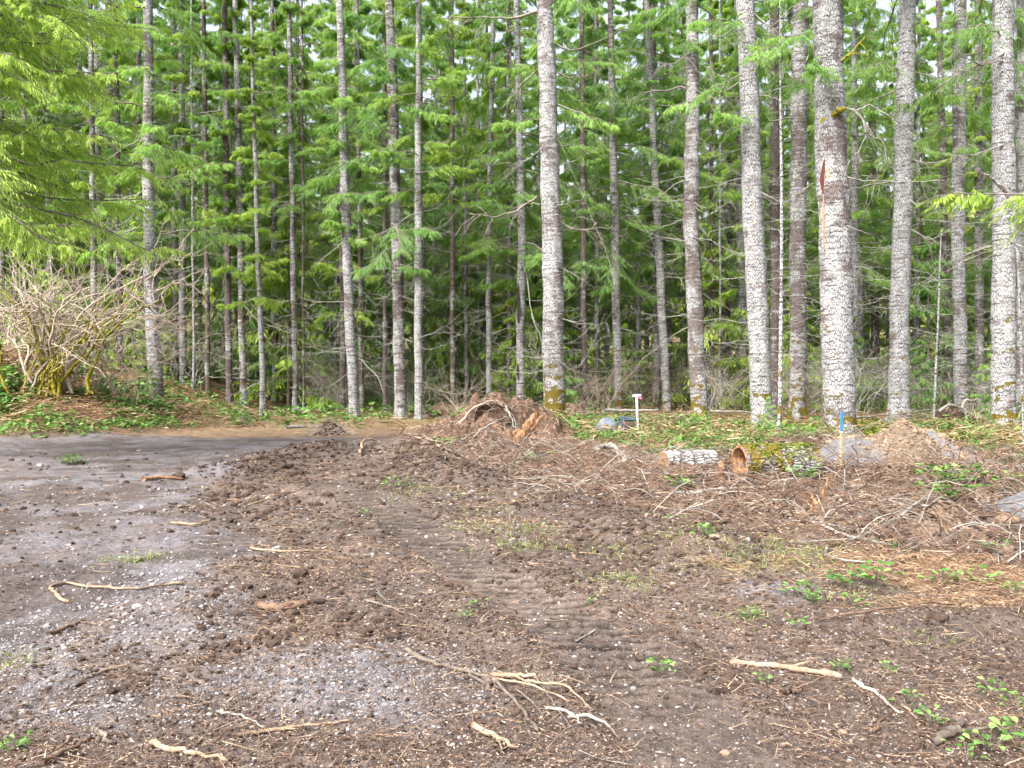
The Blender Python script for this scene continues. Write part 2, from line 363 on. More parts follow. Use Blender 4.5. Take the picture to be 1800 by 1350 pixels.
# ------------------------------------------------------------------ fir crowns
def curve(o, az, L, pitch, droop, up, n):
    t = np.linspace(0, 1, n)[None, :]
    hz = np.stack([np.cos(az), np.sin(az), 0*az], -1)[:, None, :]
    P = o[:, None, :]+hz*(L[:, None]*t)[..., None]
    P[..., 2] += L[:, None]*(pitch[:, None]*t-droop[:, None]*t**2+up[:, None]*t**3)
    return P
def fir_branches(b, o, az, L, Mn=24, K=10, l3=.19, w3=.021, wood=1, leaf=0, bare=.2, droop=.5, tint=None, sec=True, pitch=None):
    N = len(o); pit = U(-.3, .45, N) if pitch is None else pitch; dr = droop*U(.35, 1.7, N); up = dr*U(.2, .7, N)
    P = curve(o, az, L, pit, dr, up, 9); wob = np.cumsum(rng.normal(0, .022, (N, 9, 3)), 1)*L[:, None, None]; P = P+wob
    R = (.006+.009*L)[:, None]*np.linspace(1, .15, 9)[None, :]
    bt = U(0, 1, N) if tint is None else tint
    b.tubes(P, R, 4, wood)
    t = np.sort(U(bare, 1, (N, Mn)), 1)                                     # where side twigs leave
    i = np.clip((t*8).astype(int), 0, 7); fr = (t*8-i)[..., None]; ii = np.arange(N)[:, None]
    Q = P[ii, i]*(1-fr)+P[ii, i+1]*fr; T = norm(P[ii, i+1]-P[ii, i])
    sd_ = np.where(rng.random((N, Mn)) < .5, -1., 1.)[..., None]
    side = norm(np.cross(T, [0, 0, 1.]))*sd_
    d2 = norm(T*U(.5, .95, (N, Mn))[..., None]+side*U(.5, 1., (N, Mn))[..., None]+np.array([0, 0, -1.])*U(-.1, .85, (N, Mn))[..., None])
    l2 = (L[:, None]*.42*np.clip(1.08-t, 0, 1)**.8+.10)*U(.5, 1.15, (N, Mn))
    l2 = np.where(t > .97, .12*L[:, None]+.1, l2)
    if sec:
        P2 = Q[:, :, None]+d2[:, :, None]*(l2[..., None]*np.array([0, .5, 1.]))[..., None]; P2[:, :, 2, 2] -= .12*l2
        P2 = P2.reshape(-1, 3, 3); b.tubes(P2, np.tile([.006, .004, .002], (len(P2), 1)), 3, wood)
    s_ = (np.arange(K)[None, None]+U(0, 1, (N, Mn, K)))/K                   # twiglets along side twigs
    p3 = Q[:, :, None]+d2[:, :, None]*(l2[..., None]*s_)[..., None]; p3[..., 2] -= .12*l2[..., None]*s_**2
    sg = np.where(np.arange(K) % 2, 1., -1.)[None, None, :, None]
    sd2 = norm(np.cross(d2, [0, 0, 1.]))[:, :, None]*sg
    d3 = norm(d2[:, :, None]*U(.45, 1., s_.shape)[..., None]+sd2*U(.25, .9, s_.shape)[..., None]+np.array([0, 0, -1.])*U(.2, 1.5, s_.shape)[..., None])
    ll = l3*U(.6, 1.4, s_.shape)*(1.15-.5*s_); ww = w3*U(.6, 1.3, s_.shape)
    nrm = rng.normal(0, .5, d3.shape)+np.array([0, 0, 1.]); sw = norm(np.cross(d3, nrm))
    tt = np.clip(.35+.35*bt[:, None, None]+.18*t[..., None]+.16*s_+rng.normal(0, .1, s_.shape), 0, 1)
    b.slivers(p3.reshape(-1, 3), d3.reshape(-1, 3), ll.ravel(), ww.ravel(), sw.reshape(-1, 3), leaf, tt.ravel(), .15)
def crown(z0, Ht, n, Lmax, seed, top=True, **kw):
    global rng; rng = np.random.default_rng(seed)
    b = MB(); u = (np.arange(n)+U(0, 1, n))/n; z = z0+(Ht-z0)*u**1.05
    prof = np.clip((1-u)**.75, .08, 1)*np.where(u < .12, .75+2*u, 1.)
    L = Lmax*prof*U(.4, 1.25, n); az = np.arange(n)*2.4+U(-.7, .7, n)
    o = np.stack([0*z, 0*z, z], -1)
    fir_branches(b, o, az, L, **kw); return b
def dead(b, ox, z, n, Lr, m, seed=None, azr=(0, 2*PI), r0=.010, sub=6, k=3):  # lichen-grey dead branches
    az = U(*azr, n); L = U(*Lr, n); o = np.stack([ox[0]+0*az, ox[1]+0*az, z], -1)
    P = curve(o, az, L, U(-.25, .25, n), U(.1, .7, n), U(.1, .9, n), 9)
    P = P+np.cumsum(rng.normal(0, .018, P.shape), 1)*L[:, None, None]
    b.tubes(P, (r0*(.5+L/3))[:, None]*np.linspace(1, .25, 9), k, m)
    i = rng.integers(2, 8, (n, sub)); ii = np.arange(n)[:, None]; Q = P[ii, i]; T = norm(P[ii, i]-P[ii, i-1])
    d = norm(T*.8+rng.normal(0, .55, T.shape)+np.array([0, 0, -.15])); l = U(.12, .38, (n, sub))*L[:, None]
    s = np.linspace(0, 1, 5); Pq = Q[:, :, None]+d[:, :, None]*(l[..., None]*s)[..., None]
    Pq[..., 2] += (U(-.35, .5, (n, sub))*l)[..., None]*s**2; Pq = Pq+np.cumsum(rng.normal(0, .03, Pq.shape), 2)*l[..., None, None]
    b.tubes(Pq.reshape(-1, 5, 3), np.tile(r0*.4*np.linspace(1, .4, 5), (n*sub, 1)), 3, m)
    d4 = norm(d+rng.normal(0, .6, d.shape)); Pr = Pq[:, :, 2:3]+d4[:, :, None]*(l[..., None]*.5*np.linspace(0, 1, 4))[..., None]
    b.tubes(Pr.reshape(-1, 4, 3), np.tile(r0*.28*np.linspace(1, .5, 4), (n*sub, 1)), 3, m)

mats_c = lambda leaf: [leaf, TWIGD]
CR = {}
for i, (k, z0, Ht, n, Lm, leaf, kw) in enumerate((
  ('full', 4.0, 21, 85, 2.5, FIR, {}), ('full', 5.0, 24, 85, 2.8, FIR, {}), ('full', 3.0, 18, 85, 2.4, FIRY, {}), ('full', 5.2, 23, 80, 2.8, FIRY, {}),
  ('slim', 6.0, 21, 40, 2.0, FIR, {}), ('slim', 7.5, 22, 34, 2.2, FIRY, {}), ('slim', 5.0, 20, 36, 1.8, FIRB, {}),
  ('mid', 5.0, 25, 54, 3.0, FIR, {}), ('mid', 6.2, 26, 50, 3.2, FIRY, {}), ('high', 8.5, 28, 30, 3.3, FIR, {}), ('high', 10, 30, 28, 3.5, FIRD, {}))):
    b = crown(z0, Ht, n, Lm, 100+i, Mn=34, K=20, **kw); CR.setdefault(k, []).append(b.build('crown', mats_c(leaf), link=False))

# ------------------------------------------------------------------ trunks
def trunk_mesh(zs, xs, ys, rs, Ht, sides, step, mat, nd=14, dz=(1.2, 8), dL=(.7, 2.3), seed=1, flare=.22, dr0=.010, lump=.055, burn=None):
    """a tapered trunk through (xs, ys) at heights zs with radii rs, carried on to the tree top, plus its dead lower twigs"""
    global rng; rng = np.random.default_rng(seed)
    Z = np.concatenate([np.arange(-.4, min(14, Ht), step), np.linspace(min(14, Ht), Ht, 12)[1:]])
    zmax = zs[-1]; sx = (xs[-1]-xs[-2])/(zs[-1]-zs[-2]); 
    Xc = np.where(Z < zmax, np.interp(Z, zs, xs), xs[-1]+sx*.4*(Z-zmax)); Yc = np.interp(Z, [0, Ht], [0, rng.normal(0, .2)])
    Xs = Xc+.012*np.sin(Z*1.1+seed)+.008*np.sin(Z*2.7+seed*2)
    R = np.where(Z < zmax, np.interp(Z, zs, rs), rs[-1]*np.clip(1-(Z-zmax)/(Ht-zmax), .06, 1)**.9)
    R = R*(1+flare*np.exp(-np.clip(Z, 0, 9)/.28))*(1+.02*np.sin(Z*5+seed))
    k = sides; th = np.arange(k+1)*2*PI/k+PI/2
    rn = 1+lump*fbm(np.cos(th)[None]*1.3+Z[:, None]*.9+seed, np.sin(th)[None]*1.3+Z[:, None]*.3, 1.6, 3, seed % 50)*2
    fl = 1+.26*np.exp(-np.clip(Z, 0, 9)/.22)[:, None]*np.sin(th*5+seed)[None]
    Rr = R[:, None]*rn*fl
    Rr = Rr*(1+.025*fbm(np.cos(th)[None]*5+Z[:, None]*.2+seed, np.sin(th)[None]*5+Z[:, None]*3.1, 2., 2, seed % 40+3)); Rr[:, -1] = Rr[:, 0]
    V = np.stack([Xs[:, None]+Rr*np.cos(th), Yc[:, None]+Rr*np.sin(th), np.broadcast_to(Z[:, None], Rr.shape)], -1)
    n = len(Z); idx = np.arange(n*(k+1)).reshape(n, k+1)
    f = np.stack([idx[:-1, :-1], idx[:-1, 1:], idx[1:, 1:], idx[1:, :-1]], -1).reshape(-1, 4)
    b = MB(); b.add(V, f, 0)
    b.uv = np.stack([np.broadcast_to(np.arange(k+1)[None]*2*PI/k*R[0]*1.0, Rr.shape), V[..., 2], 0*Rr], -1).reshape(-1, 3)
    if nd:
        z = U(dz[0], dz[1], nd); base = len(b.v)
        xo = np.interp(z, Z, Xs); az = None
        bb = MB(); dead(bb, (0, 0), z, nd, dL, 1, r0=dr0)
        # shift each dead branch to the leaning axis
        for v in bb.v:
            v[:, 0] += np.interp(v[:, 2], Z, Xs)
        o = b.n
        for v, t in zip(bb.v, bb.tint): b.v.append(v); b.tint.append(t)
        for q, mm in zip(bb.q, bb.qm): b.q.append(q+o); b.qm.append(mm)
        b.n += bb.n
    return b.build('trunk', [mat, TWIGT], smooth=True, link=False), (lambda zz: float(np.interp(zz, Z, Xs)))

def traced(name, label, cat, D, pts, white, moss, mat=None, Ht=27, cr='mid', ci=0, cs=1., nd=16, dz=(1., 8.5), dL=(.7, 2.4), group=None, czo=0, extra=None, flare=.22):
    """pts: (px, py, width px) up the trunk at distance D, the first at its foot"""
    px, py, w = pts[0]; X0 = (px-900)/F*D; Y0 = D; z0 = float(H(X0, Y0, False))-.02
    zs = [0.]+[EYE+(655-p[1])/F*D-z0 for p in pts[1:]]; xs = [(p[0]-px)/F*D for p in pts]; rs = [p[2]/F*D/2 for p in pts]
    rs[0] = rs[0]/(1.+flare*.6)
    near = D < 34
    me, ax = trunk_mesh(zs, xs, None, rs, Ht, 30 if near else 14, .10 if near else .3, mat or (BARKW if w > 14 else BARKF), nd, dz, dL, seed=int(px*7+py), flare=flare, dr0=.011*min(1.3, D/28))
    e = empty(name, (X0, Y0, z0), label, cat, group)
    t = put('trunk', me, e); t['white'] = float(white); t['moss'] = float(moss)
    if cr:
        cm = CR[cr][ci % len(CR[cr])]; c = put('crown', cm, e); c.scale = (cs, cs, cs); c.rotation_euler = (0, 0, (px*1.7+py) % 6.28)
        c.location = (ax(9), 0, czo)
    return e, ax
T = {}
def fir(key, label, D, pts, white, moss, **k): T[key] = traced('fir_tree', label, 'tree', D, pts, white+(.35 if white < .3 else .08), moss, **k)
# the big trunks standing round the clearing
fir('A', 'thick lichen-spotted fir trunk with yellow moss skirt beside the torn root mound', 27, [(975, 742, 42), (970, 400, 35), (957, 0, 28)], .62, .95, cr='high', ci=0, Ht=32, dL=(.9, 2.6), nd=22)
fir('B', 'tall brown and white fir trunk with moss clumps, behind the bramble patch', 28.5, [(1230, 742, 33), (1215, 400, 27), (1218, 0, 20)], .38, .6, cr='high', ci=1, Ht=30, nd=26, dL=(.9, 2.8))
fir('C', 'whitest thick fir trunk, with moss rings, behind the mossy hollow log', 24.5, [(1341, 758, 40), (1328, 500, 36), (1312, 100, 31), (1308, 0, 30)], .97, .4, cr='high', ci=0, Ht=31, nd=26, dL=(.9, 2.6))
fir('D', 'dark reddish bare trunk directly behind the whitest fir', 31, [(1363, 735, 19), (1362, 0, 17)], -.3, .0, mat=BARKR, cr='mid', ci=1, Ht=28, nd=24)
fir('E', 'fir trunk with dark furrowed bark and green moss pads near its foot', 29, [(1402, 740, 31), (1402, 350, 28), (1405, 0, 26)], .42, .65, cr='high', ci=1, Ht=30, nd=28, dL=(.8, 2.4))
fir('F', 'thickest fir trunk, split bark scar high up, behind the blue-topped stake', 21, [(1477, 772, 62), (1465, 400, 53), (1450, 0, 48)], .62, .42, cr='high', ci=0, Ht=33, nd=10, dL=(.8, 1.8), dz=(3, 9))
fir('G', 'straight white-barked fir leaning slightly, behind the grey soil pile', 27, [(1578, 748, 40), (1584, 400, 31), (1592, 0, 28)], .86, .35, cr='high', ci=1, Ht=31, nd=26)
fir('H', 'grey fir trunk between the leaning white-barked fir and the mossy-banded one', 31, [(1690, 727, 25), (1683, 400, 21), (1686, 0, 19)], .6, .25, cr='high', ci=0, Ht=29, nd=26)
fir('I', 'thick white fir trunk with brown moss bands standing past the grey soil pile', 24, [(1763, 760, 44), (1767, 400, 37), (1767, 0, 34)], .8, .45, cr='high', ci=1, Ht=31, nd=26)
fir('J', 'grey trunk half hidden behind the thick moss-banded white fir', 33, [(1795, 735, 26), (1797, 300, 22), (1797, 0, 20)], .5, .2, cr='mid', ci=0, Ht=28, nd=16)
fir('K', 'smooth brown fir trunk with many short snapped twigs, beside a slender white one', 29, [(705, 741, 23), (696, 400, 19), (684, 0, 15)], .42, .05, mat=BARKR, cr='mid', ci=0, Ht=27, nd=36, dL=(.4, 1.7))
fir('L', 'slender white fir trunk with dark rings beside the smooth brown trunk', 28.5, [(736, 743, 16), (735, 400, 14), (735, 100, 10)], .95, .05, mat=BARKF, cr='slim', ci=1, Ht=23, nd=16)
fir('N', 'pale lower trunk darkening upward into green branches', 30, [(623, 736, 20), (612, 460, 17), (602, 0, 12)], .7, .05, cr='slim', ci=0, Ht=25, nd=24, dL=(.8, 2.6))
fir('O', 'grey-brown fir at the foot of the fern bank with drooping orange sprays', 27, [(276, 722, 27), (262, 460, 22), (258, 0, 15)], .55, .0, cr='mid', ci=0, Ht=26, nd=26)
fir('P', 'fir trunk with a long black burn scar, behind the root mound', 32, [(914, 722, 16), (917, 400, 14), (908, 0, 10)], .8, .05, cr='mid', ci=0, Ht=26, nd=20)
fir('Q', 'slender white-banded fir rising straight behind the root mound', 33, [(859, 722, 11), (860, 400, 10), (867, 0, 7)], .9, .0, mat=BARKF, cr='slim', ci=0, Ht=22, nd=14)
fir('R', 'very slim tall white trunk leaning slightly, clear of other trunks', 31, [(464, 734, 12), (452, 400, 8), (441, 0, 5)], .85, .0, mat=BARKF, cr='slim', ci=2, Ht=20, nd=14, dL=(.5, 1.6), cs=.8)
fir('S', 'straight trunk banded grey and dark moss behind the white pipe', 34, [(1087, 716, 16), (1080, 400, 14), (1073, 80, 11)], .6, .5, cr='mid', ci=0, Ht=25, nd=22)
fir('U', 'leaning pale trunk crossing in front of a darker one', 35, [(1172, 712, 17), (1158, 430, 14), (1138, 60, 10)], .85, .35, cr='mid', ci=1, Ht=25, nd=22)
fir('V', 'dark straight trunk just behind the leaning pale one', 37, [(1155, 716, 15), (1150, 300, 12), (1147, 0, 9)], .05, .1, cr='full', ci=1, Ht=25, nd=22)
sec = [ # mid-distance trunks: px foot, py foot, width, px at the top of the frame, whiteness, crown, label
 (310, 724, 11, 302, .3, 'mid', 'mottled trunk just past the orange-sprayed fir, with a moss patch low down'),
 (322, 726, 13, 315, .65, 'mid', 'grey trunk of a close pair beside the orange-sprayed fir'),
 (341, 728, 5, 338, 1., 'full', 'thread-thin bright white stem beside the close grey pair'),
 (366, 728, 10, 358, -.1, 'full', 'thin dark trunk with a kink near its foot'),
 (403, 730, 13, 396, -.25, 'full', 'dark brown trunk between a kinked trunk and a pale grey one'),
 (428, 731, 13, 414, .6, 'full', 'pale grey trunk next to the dark brown one'),
 (520, 732, 11, 511, .45, 'full', 'grey trunk of medium width alone beside a thin dark stem'),
 (534, 735, 5, 531, -.1, 'full', 'thin dark stem close beside the medium grey trunk'),
 (603, 728, 11, 600, -.2, 'mid', 'dark trunk tucked behind the pale-footed one'),
 (636, 733, 9, 628, .1, 'full', 'narrow brown trunk behind the pale-footed one'),
 (677, 737, 9, 674, -.25, 'full', 'dark narrow trunk close behind the smooth brown fir'),
 (796, 731, 10, 794, -.1, 'mid', 'dark straight trunk standing at the edge of the root mound'),
 (820, 718, 8, 815, .2, 'full', 'dim narrow trunk just behind the root mound'),
 (844, 714, 6, 838, .9, 'full', 'thin white stem beside the white-banded fir'),
 (897, 716, 12, 894, -.05, 'mid', 'dark trunk beside the burn-scarred fir'),
 (1028, 733, 11, 1022, -.25, 'full', 'dark brown trunk near the thick lichen-spotted fir'),
 (1050, 718, 9, 1047, -.1, 'full', 'dim brown trunk deeper in behind the grey boulder'),
 (1068, 706, 10, 1058, .95, 'mid', 'pale trunk deep in behind the grey boulder'),
 (1200, 704, 9, 1197, .15, 'mid', 'dim trunk beside the brown and white mossy fir'),
 (1252, 720, 8, 1250, -.1, 'full', 'thin dark trunk in the gap behind the dry needle heap'),
 (1266, 722, 4, 1263, 1., 'full', 'thread-thin pale stem in the gap behind the dry needle heap'),
 (1280, 716, 10, 1282, .0, 'mid', 'brown trunk in the gap before the whitest fir'),
 (1306, 718, 18, 1296, .2, 'mid', 'shaded mossy trunk nearly touching the whitest fir'),
 (1540, 700, 15, 1532, -.1, 'mid', 'shaded trunk rising behind the upturned root plate'),
 (1613, 716, 7, 1616, .3, 'full', 'thin trunk close beside the leaning white-barked fir'),
 (1668, 716, 14, 1650, -.2, 'mid', 'reddish leaning trunk against the grey one'),
 (1722, 722, 16, 1718, .35, 'high', 'shaded grey trunk between two lit ones'),
 (95, 700, 14, 78, .35, 'mid', 'pinkish grey trunk behind the mossy maple clump'),
 (166, 702, 11, 160, .15, 'mid', 'dim trunk behind the tan maple branches'),
 (212, 706, 12, 205, -.2, 'mid', 'reddish dark trunk with dead orange sprays'),
 (46, 700, 10, 40, .0, 'full', 'dim trunk behind the mossy maple, beside the pinkish grey one'),
 (4, 705, 13, 2, .2, 'mid', 'dark trunk at the edge of the view behind the fern bank')]
for i, (px, py, w, pt, wh, cr, lb) in enumerate(sec):
    D = np.clip(2400/(py-655), 33, 48) if px > 260 else 31+i % 4
    fir('s%d' % i, lb, D, [(px, py, w), ((px*.45+pt*.55), 300, w*.84), (pt, 0, w*.66)], wh, .3 if i in (0, 22, 25) else .05, cr='slim', ci=i, Ht=22+(i*7) % 6, nd=34, dz=(.8, 13), dL=(.5, 2.4), czo=(-1.5, 0, 1.5, 3)[i % 4],
        mat=BARKR if wh < -.15 else (BARKF if i % 2 else BARKW))

# filler firs standing behind one another deep into the wood: copies of a few built trees
rng = np.random.default_rng(55)
FT = []
for i in range(6):
    r = [.16, .13, .10, .19, .08, .15][i]; me, _ = trunk_mesh([0, 3, 12], [0, U(-.1, .1), U(-.4, .4)], None, [r, r*.93, r*.7], 26, 12, .4, [BARKW, BARKF, BARKR, BARKW, BARKF, BARKF][i], 40, (.6, 13), (.6, 3.0), seed=300+i)
    FT.append(me)
rng = np.random.default_rng(56)
pos = [(o.location.x, o.location.y) for o in S.objects if o.type == 'EMPTY']
allc = CR['full']+CR['mid']; cnt = 0; tries = 0
while cnt < 205 and tries < 9000:
    tries += 1
    Y = math.sqrt(U(36**2, 66**2)); X = U(-.72, .72)*Y
    if any((X-a)**2+(Y-c)**2 < 2.7**2 for a, c in pos): continue
    pos.append((X, Y)); cnt += 1
    e = empty('distant_fir', (X, Y, float(H(X, Y, False))-.05), 'slim fir with green crown and dead lower twigs deep in the wood', 'tree', 'firs standing deep in the wood', U(0, 6.28), U(.9, 1.3))
    t = put('trunk', FT[cnt % 6], e); t['white'] = float(U(.3, 1.2)); t['moss'] = .1
    put('crown', allc[int(rng.integers(0, len(allc)))] if Y > 45 or cnt % 3 else CR['mid'][0], e)
print('fillers', cnt)

# the wooded slope that closes the view far behind
def far_wood():
    global rng; rng = np.random.default_rng(77); b = MB()
    n = 540; Y = 78+120*U(0, 1, n)**1.4; X = U(-.8, .8, n)*Y; z = H(X, Y, False)-.3; hh = U(13, 24, n)
    for j in range(n):
        m = 270; u = np.sort(U(.03, 1, m)); r = ((1-u)**.8*hh[j]*.13+.25)
        P = np.stack([X[j]+0*u, Y[j]+0*u, z[j]+u*hh[j]], -1); az = U(0, 6.28, m)
        d = norm(np.stack([np.cos(az), np.sin(az), 0*az-.35], -1)); sidev = np.stack([-np.sin(az), np.cos(az), 0*az], -1)
        rf = U(.05, .8, m)*r; b.slivers(P+d*rf[:, None], d, r*.36, r*.13, sidev, 0, np.clip(.5+.2*rng.normal()+rng.normal(0, .15, m), 0, 1), .3)
    return tag(b.build('far_woods', [FIRB]), 'far green conifer wood closing the view', 'wood', kind='stuff')
far_wood()

# ------------------------------------------------------------------ boughs reaching in from trees beside the view
def side_fir(X, Y, label, branches, cz, seed, leafm):
    global rng; rng = np.random.default_rng(seed)
    z = float(H(X, Y, False))
    e = empty('fir_tree', (X, Y, z-.05), label, 'tree')
    me, ax = trunk_mesh([0, 4, 12], [0, 0, .1], None, [.2, .17, .12], 20, 20, .2, BARKW, 0, seed=seed); t = put('trunk', me, e); t['white'] = .4; t['moss'] = .2
    b = MB(); a = np.array(branches)
    fir_branches(b, np.stack([0*a[:, 0], 0*a[:, 0], a[:, 0]], -1), np.radians(a[:, 1]), a[:, 2], Mn=64, K=24, l3=.12, w3=.021, bare=.15, droop=.34, pitch=a[:, 3])
    b.build('crown', [leafm, TWIGD], e)
rng = np.random.default_rng(3)
br = []
for z in np.arange(4.5, 14, .25):
    for _ in range(2): br.append((z+U(-.1, .1), U(-75, 60), (4.9-.17*z)*U(.75, 1.1), U(-.05, .25)))
    br.append((z, U(60, 285), 2.6, .1))
side_fir(-10.9, 15.2, 'bright green fir whose long boughs reach in over the fern bank', br, 3, 31, FIRL)
br = [(4.35, 183, 3.3, .12), (4.6, 170, 2.2, .1)]+[(z, U(0, 360), 2.6, .1) for z in np.arange(7.6, 15, .35)]
side_fir(9.9, 12.6, 'fir with one bright low bough reaching in before the moss-banded trunk', br, 7, 32, FIRB)

# ------------------------------------------------------------------ special limbs
def limb(parent, name, P, r0, r1, mat, k=6, sub=0, moss=None, label=None):
    P = np.array(P, float); t = np.linspace(0, 1, len(P)); n = 14; tt = np.linspace(0, 1, n)
    Q = np.stack([np.interp(tt, t, P[:, i]) for i in range(3)], -1); Q[1:-1] += rng.normal(0, .012, (n-2, 3))
    b = MB(); b.tubes(Q, np.linspace(r0, r1, n), k, 0)
    for _ in range(sub):
        i = rng.integers(3, n-1); d = norm(norm(Q[i]-Q[i-1])+rng.normal(0, .6, 3)+np.array([0, 0, -.3])); l = U(.3, .9)
        s = np.linspace(0, 1, 6)[:, None]; R = Q[i]+d*l*s+np.array([0, 0, -.35])*l*s**2+np.cumsum(rng.normal(0, .02, (6, 3)), 0)
        b.tubes(R, np.linspace(r0*.4, r0*.12, 6), 4, 0)
        for _ in range(2):
            j = rng.integers(1, 5); d2 = norm(d+rng.normal(0, .6, 3)); b.tubes(R[j]+d2*l*.5*np.linspace(0, 1, 4)[:, None]+np.array([0, 0, -.2])*np.linspace(0, 1, 4)[:, None]**2, np.linspace(r0*.25, r0*.1, 4), 3, 0)
    o = b.build(name, [mat], parent, smooth=True)
    if label: o['label'] = label
    return o
def pxl(e, D, pts, dy=0):                 # image points on the plane of a tree, in that tree's own coordinates
    l = e.location; return [((p[0]-900)/F*(D+d)-l.x, D+d-l.y, EYE+(655-p[1])/F*(D+d)-l.z) for p in pts for d in [p[2] if len(p) > 2 else dy]]
rng = np.random.default_rng(12)
e = T['F'][0]
limb(e, 'branch', pxl(e, 21, [(1460, 208, -.3), (1472, 195, -.5), (1485, 190, -.6)]), .085, .06, MOSSY, 8, label='moss-wrapped branch base')
limb(e, 'branch', pxl(e, 21, [(1485, 190, -.6), (1505, 195, -.7), (1518, 215, -.8), (1524, 235, -.8)]), .035, .02, TWIG, 6, 5)
limb(e, 'branch', pxl(e, 21, [(1505, 195, -.7), (1530, 185, -.7), (1560, 200, -.9), (1590, 228, -1)]), .02, .008, TWIG, 5, 7)
limb(e, 'branch', pxl(e, 21, [(1524, 235, -.8), (1510, 265, -.7), (1490, 290, -.6), (1482, 305, -.5)]), .016, .007, TWIG, 5, 5)
limb(e, 'branch', pxl(e, 21, [(1524, 235, -.8), (1553, 250, -.9), (1560, 280, -.9), (1545, 300, -.9)]), .016, .007, TWIG, 5, 5)
limb(e, 'branch', pxl(e, 21, [(1482, 308, -.2), (1510, 316, -.5), (1570, 320, -.8), (1660, 318, -1)]), .02, .008, TWIG, 5, 10)
limb(e, 'branch', pxl(e, 21, [(1465, 118, -.2), (1490, 100, -.4), (1520, 65, -.6)]), .04, .02, MOSSY, 6, 3)
e = T['A'][0]
for pts, r in ((((945, 20), (900, 32), (860, 30), (775, 32)), .045), (((942, 125), (915, 150), (880, 195)), .03), (((975, 78), (1005, 90), (1040, 78), (1080, 60)), .035), (((978, 125), (1000, 138), (1030, 135), (1070, 115)), .03),
               (((945, 345), (910, 370), (870, 382), (825, 375)), .04), (((985, 390), (1010, 405), (1040, 403), (1050, 390)), .035), (((962, 250), (930, 280), (910, 290), (890, 285)), .018), (((1080, 500, -.5), (1065, 440, -.5), (985, 250, -.3)), .012),
               (((925, 480), (935, 560), (965, 620), (1010, 655)), .02)):
    limb(e, 'branch', pxl(e, 27, pts, -.5), r, r*.35, TWIGD if r > .025 else TWIG, 6, 7)
for k, D in (('C', 24.5), ('B', 28.5), ('G', 27), ('I', 24), ('E', 29)):
    e = T[k][0]; bx = {'C': 1320, 'B': 1217, 'G': 1588, 'I': 1767, 'E': 1403}[k]
    for j in range(5):
        y = U(20, 420); s = -1 if rng.random() < .6 else 1; L = U(60, 150)
        limb(e, 'branch', pxl(e, D, [(bx, y, -.1), (bx+s*L*.4, y+U(5, 30), -.5), (bx+s*L*.8, y+U(-10, 25), -.8), (bx+s*L, y+U(-40, 5), -1)]), U(.016, .03), .006, TWIG, 5, 8)
# bark scar on the thickest fir, burn scar on the scorched one
def scar(e, D, pts, mat, depth=.0, label=None, name='bark_scar'):
    """pts: (px centre, py, width px): a patch lying a few mm proud of the bark, following its curve"""
    ax = T[e][1]; emp = T[e][0]; l = emp.location; b = MB(); V = []; K = 7
    for px, py, w in pts:
        z = EYE+(655-py)/F*D-l.z; cx = ax(z); xw = (px-900)/F*D-l.x-cx; ww = w/F*D/2
        R = RW[e](z)*1.012+depth
        for j in range(K):
            x = np.clip(xw+ww*(2*j/(K-1)-1), -R*.97, R*.97); V.append((cx+x, -math.sqrt(R*R-x*x)-.004-(.012 if 0 < j < K-1 else 0), z))
    n = len(pts); idx = np.arange(n*K).reshape(n, K)
    b.add(V, np.stack([idx[:-1, :-1], idx[:-1, 1:], idx[1:, 1:], idx[1:, :-1]], -1).reshape(-1, 4)); o = b.build(name, [mat], emp, smooth=True)
    if label: o['label'] = label
RW = {'F': lambda z: np.interp(z, [0, 5.2, 10.8], [.43, .371, .336])*1.09, 'P': lambda z: np.interp(z, [0, 7, 15.6], [.17, .15, .107])*1.05}
RED = simple('raw_red_bark', (.05, .015, .01), (.13, .045, .028), 12.); TANW = simple('bare_wood', (.20, .12, .065), (.36, .25, .15), 8.); CHAR = simple('charred_wood', (.008, .008, .009), (.04, .04, .045), 20., .7, .01)
scar('F', 21, [(1441, 285, .6), (1440, 302, 4.5), (1439, 320, 6), (1440, 335, 3.5), (1441, 345, 1)], RED, .0)
scar('F', 21, [(1446, 297, .6), (1447, 310, 4), (1446, 322, 3.5), (1444, 333, .6)], TANW, .006)
scar('F', 21, [(1441, 345, 1), (1441, 380, 2.6), (1442, 420, 2), (1442, 450, .8)], TANW, .0)
scar('P', 32, [(911, 500, 2), (911, 520, 5), (912, 550, 7), (911, 568, 3)], CHAR, .008, name='burn_scar')
scar('P', 32, [(910, 640, 2), (910, 655, 6), (911, 668, 2)], CHAR, .008, name='burn_scar')
for px, py, w, D in ((1446, 125, 16, 21), (1440, 217, 12, 21)):
    scar('F', D, [(px, py-4, w*.5), (px, py, w), (px, py+5, w*.6)], MOSSY, .012, name='moss_patch')

